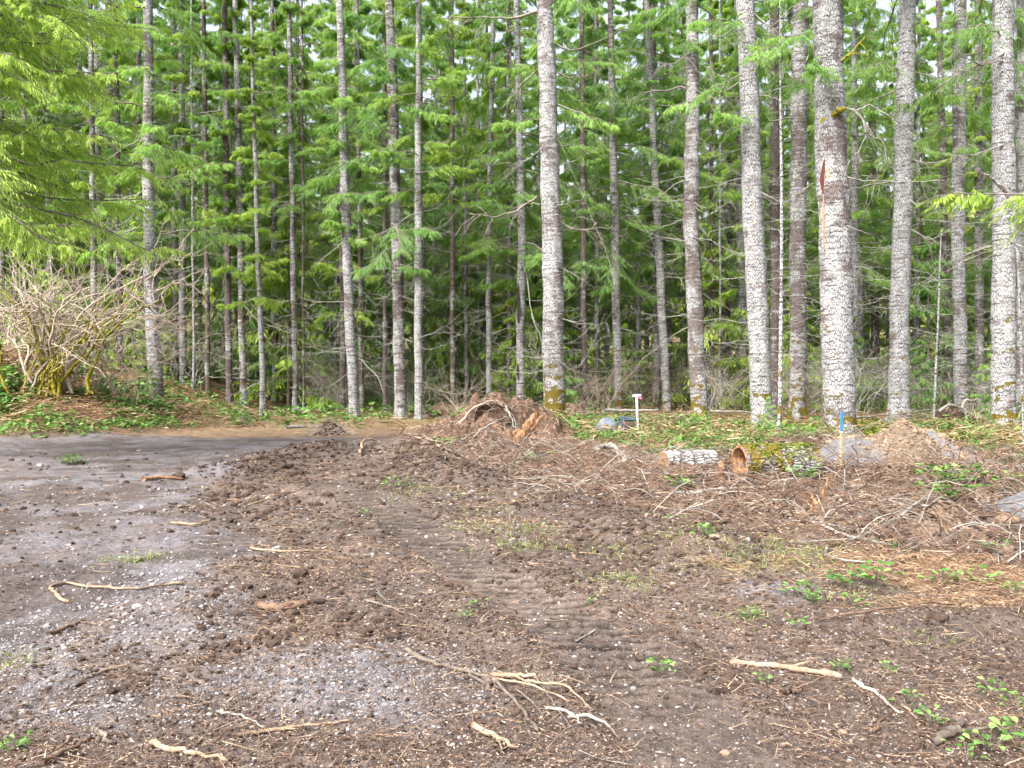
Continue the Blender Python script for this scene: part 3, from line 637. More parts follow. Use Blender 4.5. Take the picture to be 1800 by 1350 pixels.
# slim pale sapling leaning by the whitest fir
def sapling(name, label, D, pts, mat, white, nb=16, Lr=(.3, 1.1), z=(1, 6)):
    px, py, w = pts[0]; X0 = (px-900)/F*D; z0 = float(H(X0, D, False)); e = empty(name, (X0, D, z0), label, 'sapling')
    b = MB(); n = 40; P = np.array([((p[0]-px)/F*D, 0, EYE+(655-p[1])/F*D-z0) for p in pts]); P[0, 2] = -.1; tt = np.linspace(0, 1, n); t = np.linspace(0, 1, len(P))
    Q = np.stack([np.interp(tt, t, P[:, i]) for i in range(3)], -1); Q[:, :2] += .012*np.sin(np.linspace(0, 14, n))[:, None]
    R = np.interp(tt, t, [p[2]/F*D/2 for p in pts]); b.tubes(Q, R, 10, 0)
    b.uv = np.concatenate([np.stack([np.tile(np.arange(10)*.02, n), np.repeat(Q[:, 2], 10), np.zeros(n*10)], -1)])
    o = b.build('trunk', [mat], e, smooth=True); o['white'] = white; o['moss'] = .3
    b = MB(); zz = U(z[0], z[1], nb); dead(b, (0, 0), zz, nb, Lr, 0, r0=.006, sub=5)
    for v in b.v: v[:, 0] += np.interp(v[:, 2], Q[:, 2], Q[:, 0])
    b.build('crown', [TWIG], e)
    return e
rng = np.random.default_rng(90)
sapling('slim_sapling', 'slim pale lichen-covered sapling leaning beside the whitest fir', 20.5, [(1367, 778, 9), (1371, 700, 7.5), (1374, 520, 6), (1373, 300, 5), (1372, 120, 3), (1370, 0, 1.6)], BARKW, .9)
sapling('slim_sapling', 'thin bent bare sapling with fanned twigs before the grey trunk', 26, [(1640, 716, 5), (1646, 640, 4), (1651, 500, 3), (1655, 400, 2)], BARKF, .8, 22, (.5, 1.6), (.8, 5))
sapling('slim_sapling', 'thin bare sapling crooked before the thick moss-banded white trunk', 17, [(1800, 600, 4), (1790, 450, 5), (1770, 340, 6), (1740, 310, 5), (1715, 300, 3)], BARKF, .8, 18, (.4, 1.5), (3, 6))

# ------------------------------------------------------------------ mossy maple clump and bare shrubs
def shrub(name, label, cat, X, Y, stems, mossn, Lr, spread, colr, seed, group=None, lean=(0, 0), tw=7, r0=.035, z=None):
    global rng; rng = np.random.default_rng(seed)
    e = empty(name, (X, Y, (float(H(X, Y, False)) if z is None else z)-.03), label, cat, group)
    az = U(0, 2*PI, stems); L = U(*Lr, stems); t = np.linspace(0, 1, 12)
    hz = np.stack([np.cos(az)*spread+lean[0], np.sin(az)*spread*.6+lean[1], 0*az], -1)
    o = np.stack([rng.normal(0, .3, stems), rng.normal(0, .12, stems)-.35*(np.arange(stems) < mossn), 0*az], -1)
    P = o[:, None]+hz[:, None]*(L[:, None]*t**1.5)[..., None]; P[..., 2] += L[:, None]*(1.0*t-.28*t**2)
    P += np.cumsum(rng.normal(0, .05, P.shape), 1)*L[:, None, None]*.5
    sz = 1+0*L; R = r0*(L/Lr[1])[:, None]*np.linspace(1, .16, 12)
    b = MB(); b.tubes(P[mossn:], R[mossn:], 6, 0)
    if mossn:
        bm = MB(); bm.tubes(P[:mossn], R[:mossn], 7, 0)
        k = 46; i = rng.integers(0, 9, (mossn, k)); Q = P[np.arange(mossn)[:, None], i].reshape(-1, 3)+rng.normal(0, .03, (mossn*k, 3)); d = norm(rng.normal(0, .6, Q.shape)+np.array([0, 0, -.7]))
        bm.slivers(Q, d, U(.06, .17, len(Q)), U(.04, .09, len(Q)), norm(np.cross(d, rng.normal(0, 1, Q.shape))), 0, None, .2)
        bm.build('mossy_stem', [MOSSY], e, smooth=True)
    for lev, (nn, frac, rr) in enumerate(((tw, .45, .33), (3, .5, .18))):
        n0 = len(P); m = P.shape[1]; i = rng.integers(int(m*.35), m, (n0, nn)); ii = np.arange(n0)[:, None]
        Q = P[ii, i]; T_ = norm(P[ii, i]-P[ii, i-1]); d = norm(T_*.7+rng.normal(0, .65, T_.shape)+np.array([.1, 0, -.05])); l = (L[:, None]*frac*U(.5, 1.2, (n0, nn))).ravel()
        s = np.linspace(0, 1, 8); d = d.reshape(-1, 3); P2 = Q.reshape(-1, 3)[:, None]+d[:, None]*(l[:, None]*s)[..., None]; P2[..., 2] += (U(-.35, .3, len(l))*l)[:, None]*s**2
        P2 = P2+np.cumsum(rng.normal(0, .03, P2.shape), 1)*l[:, None, None]
        b.tubes(P2, np.tile(r0*rr*np.linspace(1, .3, 8), (len(l), 1)), 4 if lev == 0 else 3, 0); P = P2; L = l
    b.build('bare_branch' if mossn else 'twig_crown', [colr], e, smooth=True)
    return e
def copy_tree(o, loc, rz, sc):
    r = o.copy(); S.collection.objects.link(r); r.location = loc; r.rotation_euler = (0, 0, rz); r.scale = (sc, sc, sc)
    for ch in list(o.children):
        c = ch.copy(); S.collection.objects.link(c); c.parent = r
    return r
xb, yb = (95-900)/F*24, 24.
shrub('mossy_maple', 'mossy many-stemmed bare maple clump on the fern bank', 'shrub', xb, yb, 38, 20, (2.0, 4.5), .55, SHRUBT, 501, lean=(.20, -.05), tw=4, r0=.06)
shrub('bare_shrub', 'tan twiggy bare shrub arching out before the orange-sprayed fir', 'shrub', (195-900)/F*25, 25., 20, 0, (1.8, 3.6), .75, SHRUBT, 502, lean=(.2, -.1), r0=.022, tw=5)
shrub('bare_shrub', 'bare tan shrub at the end of the bank, behind the mossy clump', 'shrub', (20-900)/F*27, 27.5, 20, 0, (2., 4.2), .6, SHRUBT, 503, r0=.028)
sb = shrub('understory_shrub', 'thin bare brush between trunks on the forest floor', 'shrub', 2., 38., 16, 0, (1.2, 2.9), .6, TWIGT, 504, 'bare brush between the trunks', r0=.016, tw=5)
sb2 = shrub('understory_shrub', 'thin bare brush between trunks on the forest floor', 'shrub', -7., 34., 16, 0, (1.2, 3.1), .7, SHRUBT, 505, 'bare brush between the trunks', r0=.013, tw=5)
rng = np.random.default_rng(9)
for i in range(58):
    Y = U(28.5, 48); X = U(-.58, .6)*Y
    copy_tree(sb if i % 2 else sb2, (X, Y, float(H(X, Y, False))-.05), U(0, 6.28), U(.7, 1.25))
# small evergreen seedlings and young hemlocks
b = crown(.15, 2.6, 26, .95, 71, Mn=14, K=8, l3=.10, w3=.03, bare=.1); b.tubes([[0, 0, 0], [0, 0, 1.3], [0, 0, 2.6]], [.02, .015, .004], 5, 1); YM = b.build('crown', [FIR, TWIGD], link=False)
rng = np.random.default_rng(10)
for i, (px, D, s, lb) in enumerate(((266, 26, .55, 'small green seedling against the foot of the orange-sprayed fir'), (425, 26, .42, 'low bushy evergreen at the road bend'), (1620, 30, 1.1, 'young hemlock between the leaning white-barked fir and the grey one'),
        (1745, 27, 1., 'young hemlock hugging the moss-banded white trunk'), (1350, 23, .4, 'tiny seedling near the foot of the whitest fir'), (985, 32, 1.3, 'young hemlock behind the thick lichen-spotted fir'))):
    X = (px-900)/F*D; e = empty('young_evergreen', (X, D, float(H(X, D, False))-.03), lb, 'young tree', None, U(0, 6), s); put('crown', YM, e)
YB = bpy.data.meshes.new('crown'); YB = YM.copy(); YB.name = 'crown'; YB.materials[0] = FIRB
for i in range(110):
    Y = U(32, 66); X = U(-.6, .6)*Y; e = empty('young_evergreen', (X, Y, float(H(X, Y, False))-.05), 'young evergreen growing under the tall firs', 'young tree', 'young evergreens under the firs', U(0, 6), U(.7, 3.2)); put('crown', YB if i % 3 else YM, e)

# ------------------------------------------------------------------ ground cover and litter (uncountable)
def scatter(n, zn, y0=2.9, y1=26., thr=.5, xr=.66, bias=1.0, seed=0):
    r = np.random.default_rng(seed); k = 0; out = []
    while k < n:
        v = r.random(n*2)
        Y = 1/(1/y0+(1/y1-1/y0)*v) if bias == 1 else np.sqrt(y0**2+(y1**2-y0**2)*v)
        X = r.uniform(-1, 1, n*2)*(xr*Y+.9)
        m = zn(X, Y); keep = r.random(n*2) < m; out.append(np.stack([X[keep], Y[keep]], -1)); k += keep.sum()
        if len(out) > 60: break
    P = np.concatenate(out)[:n]; return P[:, 0], P[:, 1]
def leaves(name, n, zn, size, hgt, mat, label, cat, seed, y0=2.9, y1=30, bias=0, clump=1.4, xr=.66):
    global rng; rng = np.random.default_rng(seed); X, Y = scatter(n, zn, y0, y1, xr=xr, bias=bias, seed=seed)
    z = H(X, Y, False); ch = np.clip(fbm(X, Y, clump, 3, seed)*1.3+.5, .05, 1)
    up = hgt*ch*rng.random(len(X))**.6
    N = len(X); th = U(0, 2*PI, N); tilt = U(-.9, .9, N); d = norm(np.stack([np.cos(th), np.sin(th), rng.normal(0, .35, N)], -1))
    s = norm(np.cross(d, np.stack([rng.normal(0, .5, N), rng.normal(0, .5, N), np.ones(N)], -1)))
    l = size*U(.6, 1.4, N)*np.clip(Y/14, .55, 1.6)
    b = MB(); b.slivers(np.stack([X, Y, z+up+.01], -1), d, l, l*.75, s, 0, np.clip(.48+.5*fbm(X, Y, 1.6, 3, seed+1)+rng.normal(0, .22, N), 0, 1), .2)
    return tag(b.build(name, [mat]), label, cat, kind='stuff')
def clumpy(z0, f=1.1, a=.0, b_=.45, s=3): return lambda X, Y: z0(X, Y)*sstep(a, b_, fbm(X, Y, f, 3, s))
zg = lambda X, Y: zone('green', X, Y, .4)
bankz = lambda X, Y: np.clip(bank(X, Y)*2.2, 0, 1)*sstep(30, 27, Y)
leaves('bramble_undergrowth', 23000, lambda X, Y: zg(X, Y)*(.05+.95*sstep(-.1, .25, fbm(X, Y, 1.0, 3, 4))), .052, .40, LEAF, 'low green brambles and salal between the logs and the big firs', 'undergrowth', 201, 13, 27)
leaves('bank_undergrowth', 32000, clumpy(lambda X, Y: bankz(X, Y), .7, -.3, .2, 41), .08, .42, LEAF, 'green brambles spilling down the fern bank', 'undergrowth', 202, 20, 30, xr=.8)
leaves('forest_undergrowth', 20000, clumpy(lambda X, Y: sstep(24, 27, Y)+0*X, .35, 0., .35, 43), .11, .5, LEAF, 'patches of green plants on the forest floor', 'undergrowth', 203, 24, 60)
leaves('ground_moss', 15000, lambda X, Y: zone('moss', X, Y, .3), .06, .10, MOSSG, 'yellow-green moss round the big trunks', 'moss', 204, 17, 30)
def straws(name, n, zn, L, w, hgt, mat, label, cat, seed, y0=2.9, y1=30, bias=0, up=.25, xr=.66, k=1.):
    global rng; rng = np.random.default_rng(seed); X, Y = scatter(n, zn, y0, y1, xr=xr, bias=bias, seed=seed)
    N = len(X); z = H(X, Y, False)+rng.random(N)**2*hgt; th = U(0, 2*PI, N); d = norm(np.stack([np.cos(th), np.sin(th), rng.normal(0, up, N)], -1))
    sc = np.clip((Y/9)**k, .5, 2.2); l = L*np.clip(rng.lognormal(-.15, .55, N), .25, 3.2)*sc; s = norm(np.cross(d, rng.normal(0, 1, (N, 3))+np.array([0, 0, 1.2])))
    b = MB(); b.slivers(np.stack([X, Y, z+.012], -1)-d*l[:, None]/2, d, l, w*sc*U(.5, 1.4, N), s, 0, np.clip(.5+rng.normal(0, .25, N), 0, 1), 0.)
    return tag(b.build(name, [mat]), label, cat, kind='stuff')
one = lambda X, Y: 1.+0*X
notroad = lambda X, Y: (1-.85*zone('road', X, Y)-.55*zone('gravel', X, Y))*(1-.85*sstep(.38, .25, pline(TR1, X, Y)))
straws('bank_bracken', 24000, bankz, .14, .012, .34, STRAW, 'dead orange-brown bracken on the bank', 'bracken', 211, 20, 30, xr=.8)
straws('forest_bracken', 26000, lambda X, Y: sstep(22, 25, Y)*(.35+.65*sstep(-.1, .3, fbm(X, Y, .5, 3, 44))), .15, .014, .25, STRAW, 'dry tan bracken and needles along the forest edge', 'bracken', 212, 21, 52)
straws('straw_litter', 12000, lambda X, Y: zone('straw', X, Y, .3)*sstep(0, .3, fbm(X, Y, 1.6, 3, 48)), .09, .007, .05, STRAW, 'pale torn bracken strewn on the dirt', 'litter', 213, 4, 20)
straws('slash_litter', 30000, lambda X, Y: zone('slash', X, Y, .5), .11, .010, .10, CHIP, 'reddish brown shredded bark and roots over the churned ground', 'litter', 214, 6.5, 19)
straws('coarse_bark_litter', 7000, lambda X, Y: notroad(X, Y)*sstep(7., 4.2, Y)*(.35+.65*sstep(-.1, .3, fbm(X, Y, 1.8, 2, 51))), .050, .013, .02, CHIP, 'torn bark and wood shreds over the nearest soil', 'litter', 220, 2.8, 7, 1)
straws('fern_undergrowth', 1300, lambda X, Y: zg(X, Y)*sstep(0, .3, fbm(X, Y, .9, 2, 52)), .17, .024, .34, LEAF, 'fern fronds standing among the brambles', 'undergrowth', 219, 14, 28, up=.8)
straws('undergrowth_litter', 9000, zg, .16, .010, .34, STRAW, 'dry stems and bracken standing among the brambles', 'litter', 218, 13, 27)
straws('bark_litter', 62000, notroad, .030, .010, .01, CHIP, 'small bark chips over the dirt', 'litter', 215, 2.9, 18, 1)
straws('pale_chip_litter', 2200, lambda X, Y: .3+.7*zone('gravel', X, Y), .022, .009, .006, CHIPG, 'pale wood flakes and leaf scraps over the dirt', 'litter', 216, 2.9, 14, 1)
straws('edge_straw_litter', 13000, lambda X, Y: notroad(X, Y)*sstep(.05, .45, fbm(X, Y, 1.3, 3, 49)), .07, .006, .02, STRAW, 'straw-coloured scraps in drifts over the dirt', 'litter', 217, 2.9, 14, 1)
# grass tufts
def grass(spots, name, label, seed):
    global rng; rng = np.random.default_rng(seed); b = MB()
    for px, py, r, n in spots:
        x, y, z = at(px, py); n = int(n*.45); X = x+rng.normal(0, r, n); Y = y+rng.normal(0, r*.8, n); z = H(X, Y, False)
        d = norm(np.stack([rng.normal(0, .5, n), rng.normal(0, .5, n), U(.4, 1, n)], -1))
        b.slivers(np.stack([X, Y, z], -1), d, U(.03, .09, n), .006, norm(np.cross(d, rng.normal(0, 1, d.shape))), 0, U(0, 1, n), .3)
    tag(b.build(name, [GRASS]), label, 'grass', kind='stuff')
grass([(830, 925, .25, 260), (890, 935, .3, 380), (925, 965, .22, 700), (945, 930, .2, 300), (1075, 970, .22, 400), (1085, 1020, .14, 300), (1120, 1035, .1, 120), (1350, 985, .35, 1500), (1400, 970, .3, 900), (240, 985, .16, 420), (750, 860, .3, 300),
       (1190, 940, .25, 500), (1180, 910, .15, 250), (1400, 910, .2, 200), (20, 1165, .1, 200), (1500, 1050, .2, 300), (1315, 1090, .1, 150), (860, 900, .3, 250), (1650, 1130, .1, 100), (800, 870, .4, 250), (700, 875, .3, 200), (1420, 905, .2, 180)], 'grass', 'sparse pale grass tufts on the churned dirt', 61)

# stones, clods and gravel
ICO = None
def ico():
    global ICO
    if ICO is None:
        import bmesh; bm = bmesh.new(); bmesh.ops.create_icosphere(bm, subdivisions=1, radius=1.); ICO = (np.array([v.co[:] for v in bm.verts]), np.array([[v.index for v in f.verts] for f in bm.faces])); bm.free()
    return ICO
def stones(name, n, zn, r, mat, label, seed, y0=2.9, y1=20, bias=1, k=1., link=True, P=None, Z=None):
    global rng; rng = np.random.default_rng(seed); v, f = ico()
    X, Y = scatter(n, zn, y0, y1, bias=bias, seed=seed) if P is None else P
    n = len(X); rr = r*np.clip(rng.lognormal(0, .45, n), .4, 3)*np.clip((Y/6)**k, .6, 2.4)
    V = v[None]*(1+rng.normal(0, .16, (n, len(v), 1)))*rr[:, None, None]*np.stack([U(.8, 1.4, n), U(.8, 1.3, n), U(.45, .9, n)], -1)[:, None]
    th = U(0, 6.28, n); c, s = np.cos(th)[:, None], np.sin(th)[:, None]; V = np.stack([V[..., 0]*c-V[..., 1]*s, V[..., 0]*s+V[..., 1]*c, V[..., 2]], -1)
    z = (H(X, Y) if Z is None else Z)+rr*.25; V = V+np.stack([X, Y, z], -1)[:, None]
    b = MB(); b.add(V, (f[None]+(np.arange(n)*len(v))[:, None, None]).reshape(-1, 3), 0, np.repeat(U(0, 1, n), len(v)))
    return b, tag(b.build(name, [mat]), label, 'gravel' if 'gravel' in name else 'soil', kind='stuff') if link else None
stones('soil_clods_dirt', 31000, notroad, .0085, CLOD, 'small dark crumbs of churned soil', 301, 2.9, 17)
stones('gravel', 11000, lambda X, Y: .12+.88*np.maximum(zone('gravel', X, Y), .1*zone('road', X, Y)), .0065, STONEG, 'grey gravel pressed into the track', 302, 2.9, 12)
stones('tan_gravel', 6000, notroad, .0065, STONE, 'tan pebbles mixed in the soil', 303, 2.9, 17)
stones('ridge_dirt', 8000, lambda X, Y: sum(np.exp(-(pline(P, X, Y)/w)**2) for P, a, w in RID[:1]+RID[3:7])*1., .013, CLOD, 'larger clods along the pushed-up ridges', 304, 8, 17, 0, .3)

# ------------------------------------------------------------------ sticks, each a thing
def stick(label, pts, r, mat, name='stick', cat='stick', lift=0., taper=.55, group=None, fork=None, arc=0.):
    global rng; rng = np.random.default_rng(int(pts[0][0]*3+pts[0][1]))
    W_ = np.array([at(p[0], p[1])[:2] for p in pts]); t = np.linspace(0, 1, len(pts)); n = max(8, 4*len(pts)); tt = np.linspace(0, 1, n)
    x = np.interp(tt, t, W_[:, 0]); y = np.interp(tt, t, W_[:, 1]); r = r*(.78 if pts[0][1] > 1000 else .85); rr = np.linspace(1, taper, n)*r*(1+rng.normal(0, .09, n))
    x[1:-1] += rng.normal(0, r*.6, n-2); y[1:-1] += rng.normal(0, r*.6, n-2)
    g = np.maximum(H(x, y), H(x, y, False)); g = np.convolve(np.pad(g, 2, mode='edge'), np.ones(5)/5, 'valid')*.5+.5*g; z = g+rr*.75+.006+lift+arc*np.sin(PI*tt)
    o0 = np.array([x[0], y[0], g[0]]); P = np.stack([x, y, z], -1)-o0
    b = MB(); b.tubes(P, rr*(1+.12*np.sin(tt*23+r*900)), 7, 0)
    if fork is None and rng.random() < .7 and r < .03:
        i = n//2+rng.integers(-1, 2); d = norm(norm(P[i]-P[i-1])+np.array([U(-1, 1), U(-1, 1), .12])); l = U(5, 11)*r
        b.tubes(P[i]+d*l*np.linspace(0, 1, 4)[:, None], np.linspace(rr[i]*.6, rr[i]*.3, 4), 6, 0)
    e = b.build(name, [mat], smooth=True); e.location = o0; return tag(e, label, cat, group)
stick('long pale snaking root curled back on itself, lying on the grey track', [(122, 1062), (98, 1052), (89, 1040), (97, 1031), (118, 1027), (150, 1034), (200, 1037), (245, 1039), (288, 1031), (325, 1028)], .016, STICK, 'root', 'root')
stick('long jointed stick with a peeled joint at the edge of the grey patch', [(710, 1147), (755, 1171), (800, 1180), (862, 1196), (905, 1240), (945, 1290)], .017, STICKG)
stick('short stub stick crossing the jointed stick', [(864, 1193), (900, 1192), (942, 1190)], .018, STICK)
stick('cut stub end resting under the jointed stick', [(855, 1215), (862, 1200)], .026, STICKG)
stick('long pale peeled pole lying on the dark dirt', [(1283, 1170), (1330, 1174), (1380, 1179), (1430, 1187), (1480, 1198)], .018, STICK, taper=1.1)
stick('white lichened stick continuing from the peeled pole', [(1500, 1205), (1540, 1225), (1582, 1258)], .015, TWIG)
stick('thin curved stick dropping from the lichened stick', [(1586, 1245), (1605, 1262), (1618, 1288)], .009, STICK)
stick('smooth tan pole lying before the grey patch', [(408, 1301), (470, 1290), (540, 1280), (615, 1270)], .013, STICK)
stick('short thick peeled stick with a clean-cut end', [(832, 1282), (870, 1300), (906, 1319)], .019, STICK)
stick('stubby brown rotten stick on orange straw', [(455, 1070), (495, 1073), (540, 1068)], .035, STICKB, taper=.9)
stick('forked white stick below the slash heap', [(1443, 924), (1490, 947), (1530, 955), (1570, 962), (1612, 954)], .017, TWIG)
stick('long grey withe curving up from the forked white stick', [(1480, 958), (1560, 940), (1620, 905), (1665, 885), (1690, 868)], .009, TWIG, arc=.12)
stick('second grey withe bundled with the long one', [(1500, 952), (1580, 935), (1640, 900), (1700, 872)], .007, TWIG, arc=.16)
stick('white hooped twig, open loop facing the track', [(1452, 968), (1452, 985), (1478, 1000), (1520, 1003), (1560, 997), (1578, 982)], .011, TWIG, arc=.05)
stick('pale straight stick on the brown slash', [(990, 852), (1025, 855), (1068, 851)], .022, STICK)
stick('pale bleached branch lying flat in the slash', [(1186, 868), (1240, 866), (1290, 862), (1330, 861)], .026, TWIG)
stick('arched grey root humped out of the ground before the brambles', [(1046, 806), (1062, 801), (1080, 806), (1098, 818)], .07, TWIG, 'root', 'root', arc=.16, taper=.8)
stick('hooked tan branch in the soil beyond the tracks', [(632, 802), (636, 790), (648, 784), (668, 782)], .035, STICK, arc=.1)
stick('bent orange stick in the dirt near the lowest edge', [(262, 1312), (300, 1325), (345, 1333), (400, 1342)], .017, STICK)
stick('mottled stick with a broken end low in the view', [(160, 1290), (178, 1300), (200, 1312)], .020, STICKG)
stick('grey brown stick sloping beside the mottled one', [(75, 1348), (110, 1328), (160, 1308)], .016, STICKB)
stick('thin pale twig beside the mottled stick', [(97, 1326), (130, 1298)], .009, STICK)
stick('fat curled root end with a pale tip among the leaves', [(1640, 1318), (1665, 1308), (1684, 1296), (1688, 1282), (1676, 1270)], .024, STICKG, 'root', 'root', arc=.02)
stick('dark blackened stick half sunk in soil under the peeled pole', [(1372, 1228), (1392, 1221), (1410, 1216)], .018, STICKB)
stick('short upright-leaning twig under the broken pale stick', [(1535, 1300), (1552, 1262)], .012, STICKB)
stick('long dark thin stem across the dirt below the straw', [(1440, 1098), (1530, 1092), (1600, 1080), (1690, 1066)], .011, STICKB, arc=.05)
stick('bright white stick leaning on the grey soil pile', [(1672, 832), (1700, 815), (1730, 797)], .026, TWIG, arc=.15)
stick('pale straight stick crossing the withes', [(1632, 905), (1650, 925), (1667, 942)], .02, STICK, arc=.05)
stick('pale lath-like stick along the foot of the slash', [(1480, 866), (1520, 858), (1575, 862), (1640, 858)], .035, TWIG)
stick('small white stick in the gravel', [(160, 1192), (190, 1180), (227, 1172)], .010, STICK)
stick('thin bleached twig on the gravel beside a straw patch', [(380, 1255), (420, 1262), (465, 1282)], .009, TWIG)
stick('curved dark bark strip on the gravel', [(85, 1122), (110, 1112), (150, 1095)], .02, STICKB)
stick('thin brown crooked stick near the curled root', [(1290, 1120), (1300, 1160)], .006, STICKB)
stick('reddish broken branch on the grey track', [(252, 846), (285, 842), (322, 846)], .035, WOODR)
stick('small orange twig lying in the wheel rut', [(300, 921), (345, 925), (370, 917)], .02, STICK)
stick('long pinkish root lying across the wheel rut', [(440, 968), (500, 972), (560, 970)], .013, STICK, 'root', 'root')
stick('grey twig near the tread marks', [(640, 1060), (680, 1070), (735, 1090)], .012, STICKG)
stick('pale twig beside the tread marks', [(1045, 1110), (1010, 1130)], .008, TWIG)
# the fan of broken twigs near the jointed stick
fan = [((940, 1190), (965, 1240), (1010, 1290)), ((925, 1200), (985, 1225), (1040, 1252)), ((960, 1250), (1000, 1265), (1035, 1285)), ((1040, 1280), (1000, 1300), (960, 1320)), ((870, 1200), (930, 1215), (1000, 1238)), ((1000, 1265), (1060, 1290), (1085, 1300)), ((905, 1215), (940, 1250), (960, 1275))]
for i, q in enumerate(fan):
    stick('thin broken twig in the fan beyond the jointed stick', list(q), .0065+.002*(i % 3), (STICKG, STICK, TWIG)[i % 3], 'twig', 'twig', group='broken twigs fanned by the jointed stick', arc=.02+.02*(i % 2))
# scattered twigs, individual
rng = np.random.default_rng(808); TW = []
for i in range(8):
    n = 7; t = np.linspace(0, 1, n)[:, None]; P = np.array([1., 0, 0])*(t-.5)+np.cumsum(rng.normal(0, .02, (n, 3)), 0)*np.array([1, 1, .3]); P[:, 1] += U(-.25, .25)*t[:, 0]**2
    b = MB(); b.tubes(P, np.linspace(.022, .010, n), 5, 0); j = 3; d = norm(np.array([.6, U(-1, 1), .1])); b.tubes(P[j]+d*.35*np.linspace(0, 1, 4)[:, None], np.linspace(.012, .006, 4), 4, 0)
    TW.append([b.build('twig', [m_], smooth=True, link=False) for m_ in (TWIG, STICK, STICKB, STICKG)])
r9 = np.random.default_rng(4)
def twigs(n, zn, y0, y1, Lr, label, group, seed, bias=1, mats=(0, 1, 2, 3)):
    X, Y = scatter(n, zn, y0, y1, bias=bias, seed=seed)
    for x, y, g in zip(X, Y, H(X, Y, False)):
        o = put('twig', TW[r9.integers(0, 8)][mats[r9.integers(0, len(mats))]]); L = r9.uniform(*Lr); th = r9.uniform(0, 6.28)
        gx = float(H(x+.3*L*math.cos(th), y+.3*L*math.sin(th), False)-H(x-.3*L*math.cos(th), y-.3*L*math.sin(th), False))/(.6*L)
        o.location = (x, y, g+.012+.02*L); o.rotation_euler = (r9.uniform(0, 6.28), -math.atan(gx)+r9.uniform(-.12, .05), th); o.scale = (L, L*.45, L*.45); tag(o, label, 'twig', group)
twigs(110, notroad, 3.2, 10, (.10, .32), 'short broken twig lying loose on the dirt', 'twigs scattered on the dirt', 71)
twigs(230, lambda X, Y: zone('slash', X, Y, .5), 6.5, 16.5, (.25, .85), 'bleached or brown twig tangled in the slash', 'twigs tangled in the slash', 72, 0, (0, 0, 0, 1, 2))
def tangle(n, zn, y0, y1, seed, mat=None):
    global rng; rng = np.random.default_rng(seed); X, Y = scatter(n, zn, y0, y1, bias=0, seed=seed); N = len(X); th = U(0, 6.28, N); L = U(.25, 1.1, N); t = np.linspace(0, 1, 7)
    P = np.stack([X, Y, H(X, Y, False)+.02], -1)[:, None]+np.stack([np.cos(th), np.sin(th), 0*th], -1)[:, None]*(L[:, None]*t)[..., None]
    P[..., 2] += (U(0, .35, N)*L)[:, None]*np.sin(PI*t); P += np.cumsum(rng.normal(0, .025, P.shape), 1)*L[:, None, None]; P[..., 2] = np.maximum(P[..., 2], H(P[..., 0], P[..., 1], False)+.005)
    b = MB(); b.tubes(P, np.tile(np.linspace(.007, .003, 7), (N, 1)), 3, 0); b2 = b.build('root_litter', [mat or STICKB]); tag(b2, 'tangled thin roots and stems over the slash', 'litter', kind='stuff')
tangle(2300, lambda X, Y: zone('slash', X, Y, .5), 6.5, 17.5, 73)

def fine_twigs(n, zn, y0, y1, mat, name, seed, Lr):
    global rng; rng = np.random.default_rng(seed); X, Y = scatter(n, zn, y0, y1, bias=1, seed=seed); N = len(X); th = U(0, 6.28, N); L = U(*Lr, N)*np.clip(Y/7, .6, 2); t = np.linspace(0, 1, 6)
    P = np.stack([X, Y, 0*X], -1)[:, None]+np.stack([np.cos(th), np.sin(th), 0*th], -1)[:, None]*(L[:, None]*t)[..., None]; P += np.cumsum(rng.normal(0, .03, P.shape), 1)*L[:, None, None]; P[..., 2] = H(P[..., 0], P[..., 1], False)+.006+np.abs(rng.normal(0, .006, N))[:, None]*(1+3*t)
    b = MB(); b.tubes(P, (.0022*np.clip(Y/5, .8, 3)*U(.5, 1.7, N))[:, None]*np.linspace(1, .5, 6), 3, 0); tag(b.build(name, [mat]), 'fine broken twigs and rootlets strewn over the soil', 'litter', kind='stuff')
fine_twigs(5000, notroad, 2.9, 16, STICKB, 'twig_litter', 74, (.06, .3)); fine_twigs(1500, lambda X, Y: .35+.65*notroad(X, Y), 2.9, 16, STICK, 'pale_twig_litter', 75, (.05, .22))
stones('coarse_dirt', 2600, lambda X, Y: notroad(X, Y)*sstep(.0, .4, fbm(X, Y, 1.1, 3, 88)), .018, CLOD, 'coarser torn lumps of dark soil', 305, 2.9, 15)
tangle(650, lambda X, Y: zone('slash', X, Y, .5), 6.5, 17.5, 79, TWIG)
# leafy sprigs, individual
def sprig_mesh(seed, n=16, leafl=.055):
    global rng; rng = np.random.default_rng(seed); b = MB()
    for _ in range(n):
        th = U(0, 6.28); h = U(.02, .12); rr = U(0, .11); p = np.array([[rr*math.cos(th), rr*math.sin(th), h]]); d = norm(np.array([[math.cos(th), math.sin(th), U(-.1, .5)]])); sd2 = norm(np.cross(d, [[U(-.3, .3), U(-.3, .3), 1.]]))
        l = leafl*U(.7, 1.3); V = np.concatenate([p, p+d*l*.35+sd2*l*.36, p+d*l*.75+sd2*l*.28, p+d*l, p+d*l*.75-sd2*l*.28, p+d*l*.35-sd2*l*.36]); V[:, 2] += np.array([0, .008, .008, -.006, .008, .008])
        b.add(V, [[0, 1, 2, 3], [0, 3, 4, 5]], 0, U(.2, 1)); b.tubes([[0, 0, -.02], p[0]*.6, p[0]], [.002, .0018, .0015], 3, 1)
    return b.build('leafy_sprig', [LEAF, TWIGD], link=False)
SP = [sprig_mesh(900+i, 10+3*i) for i in range(5)]
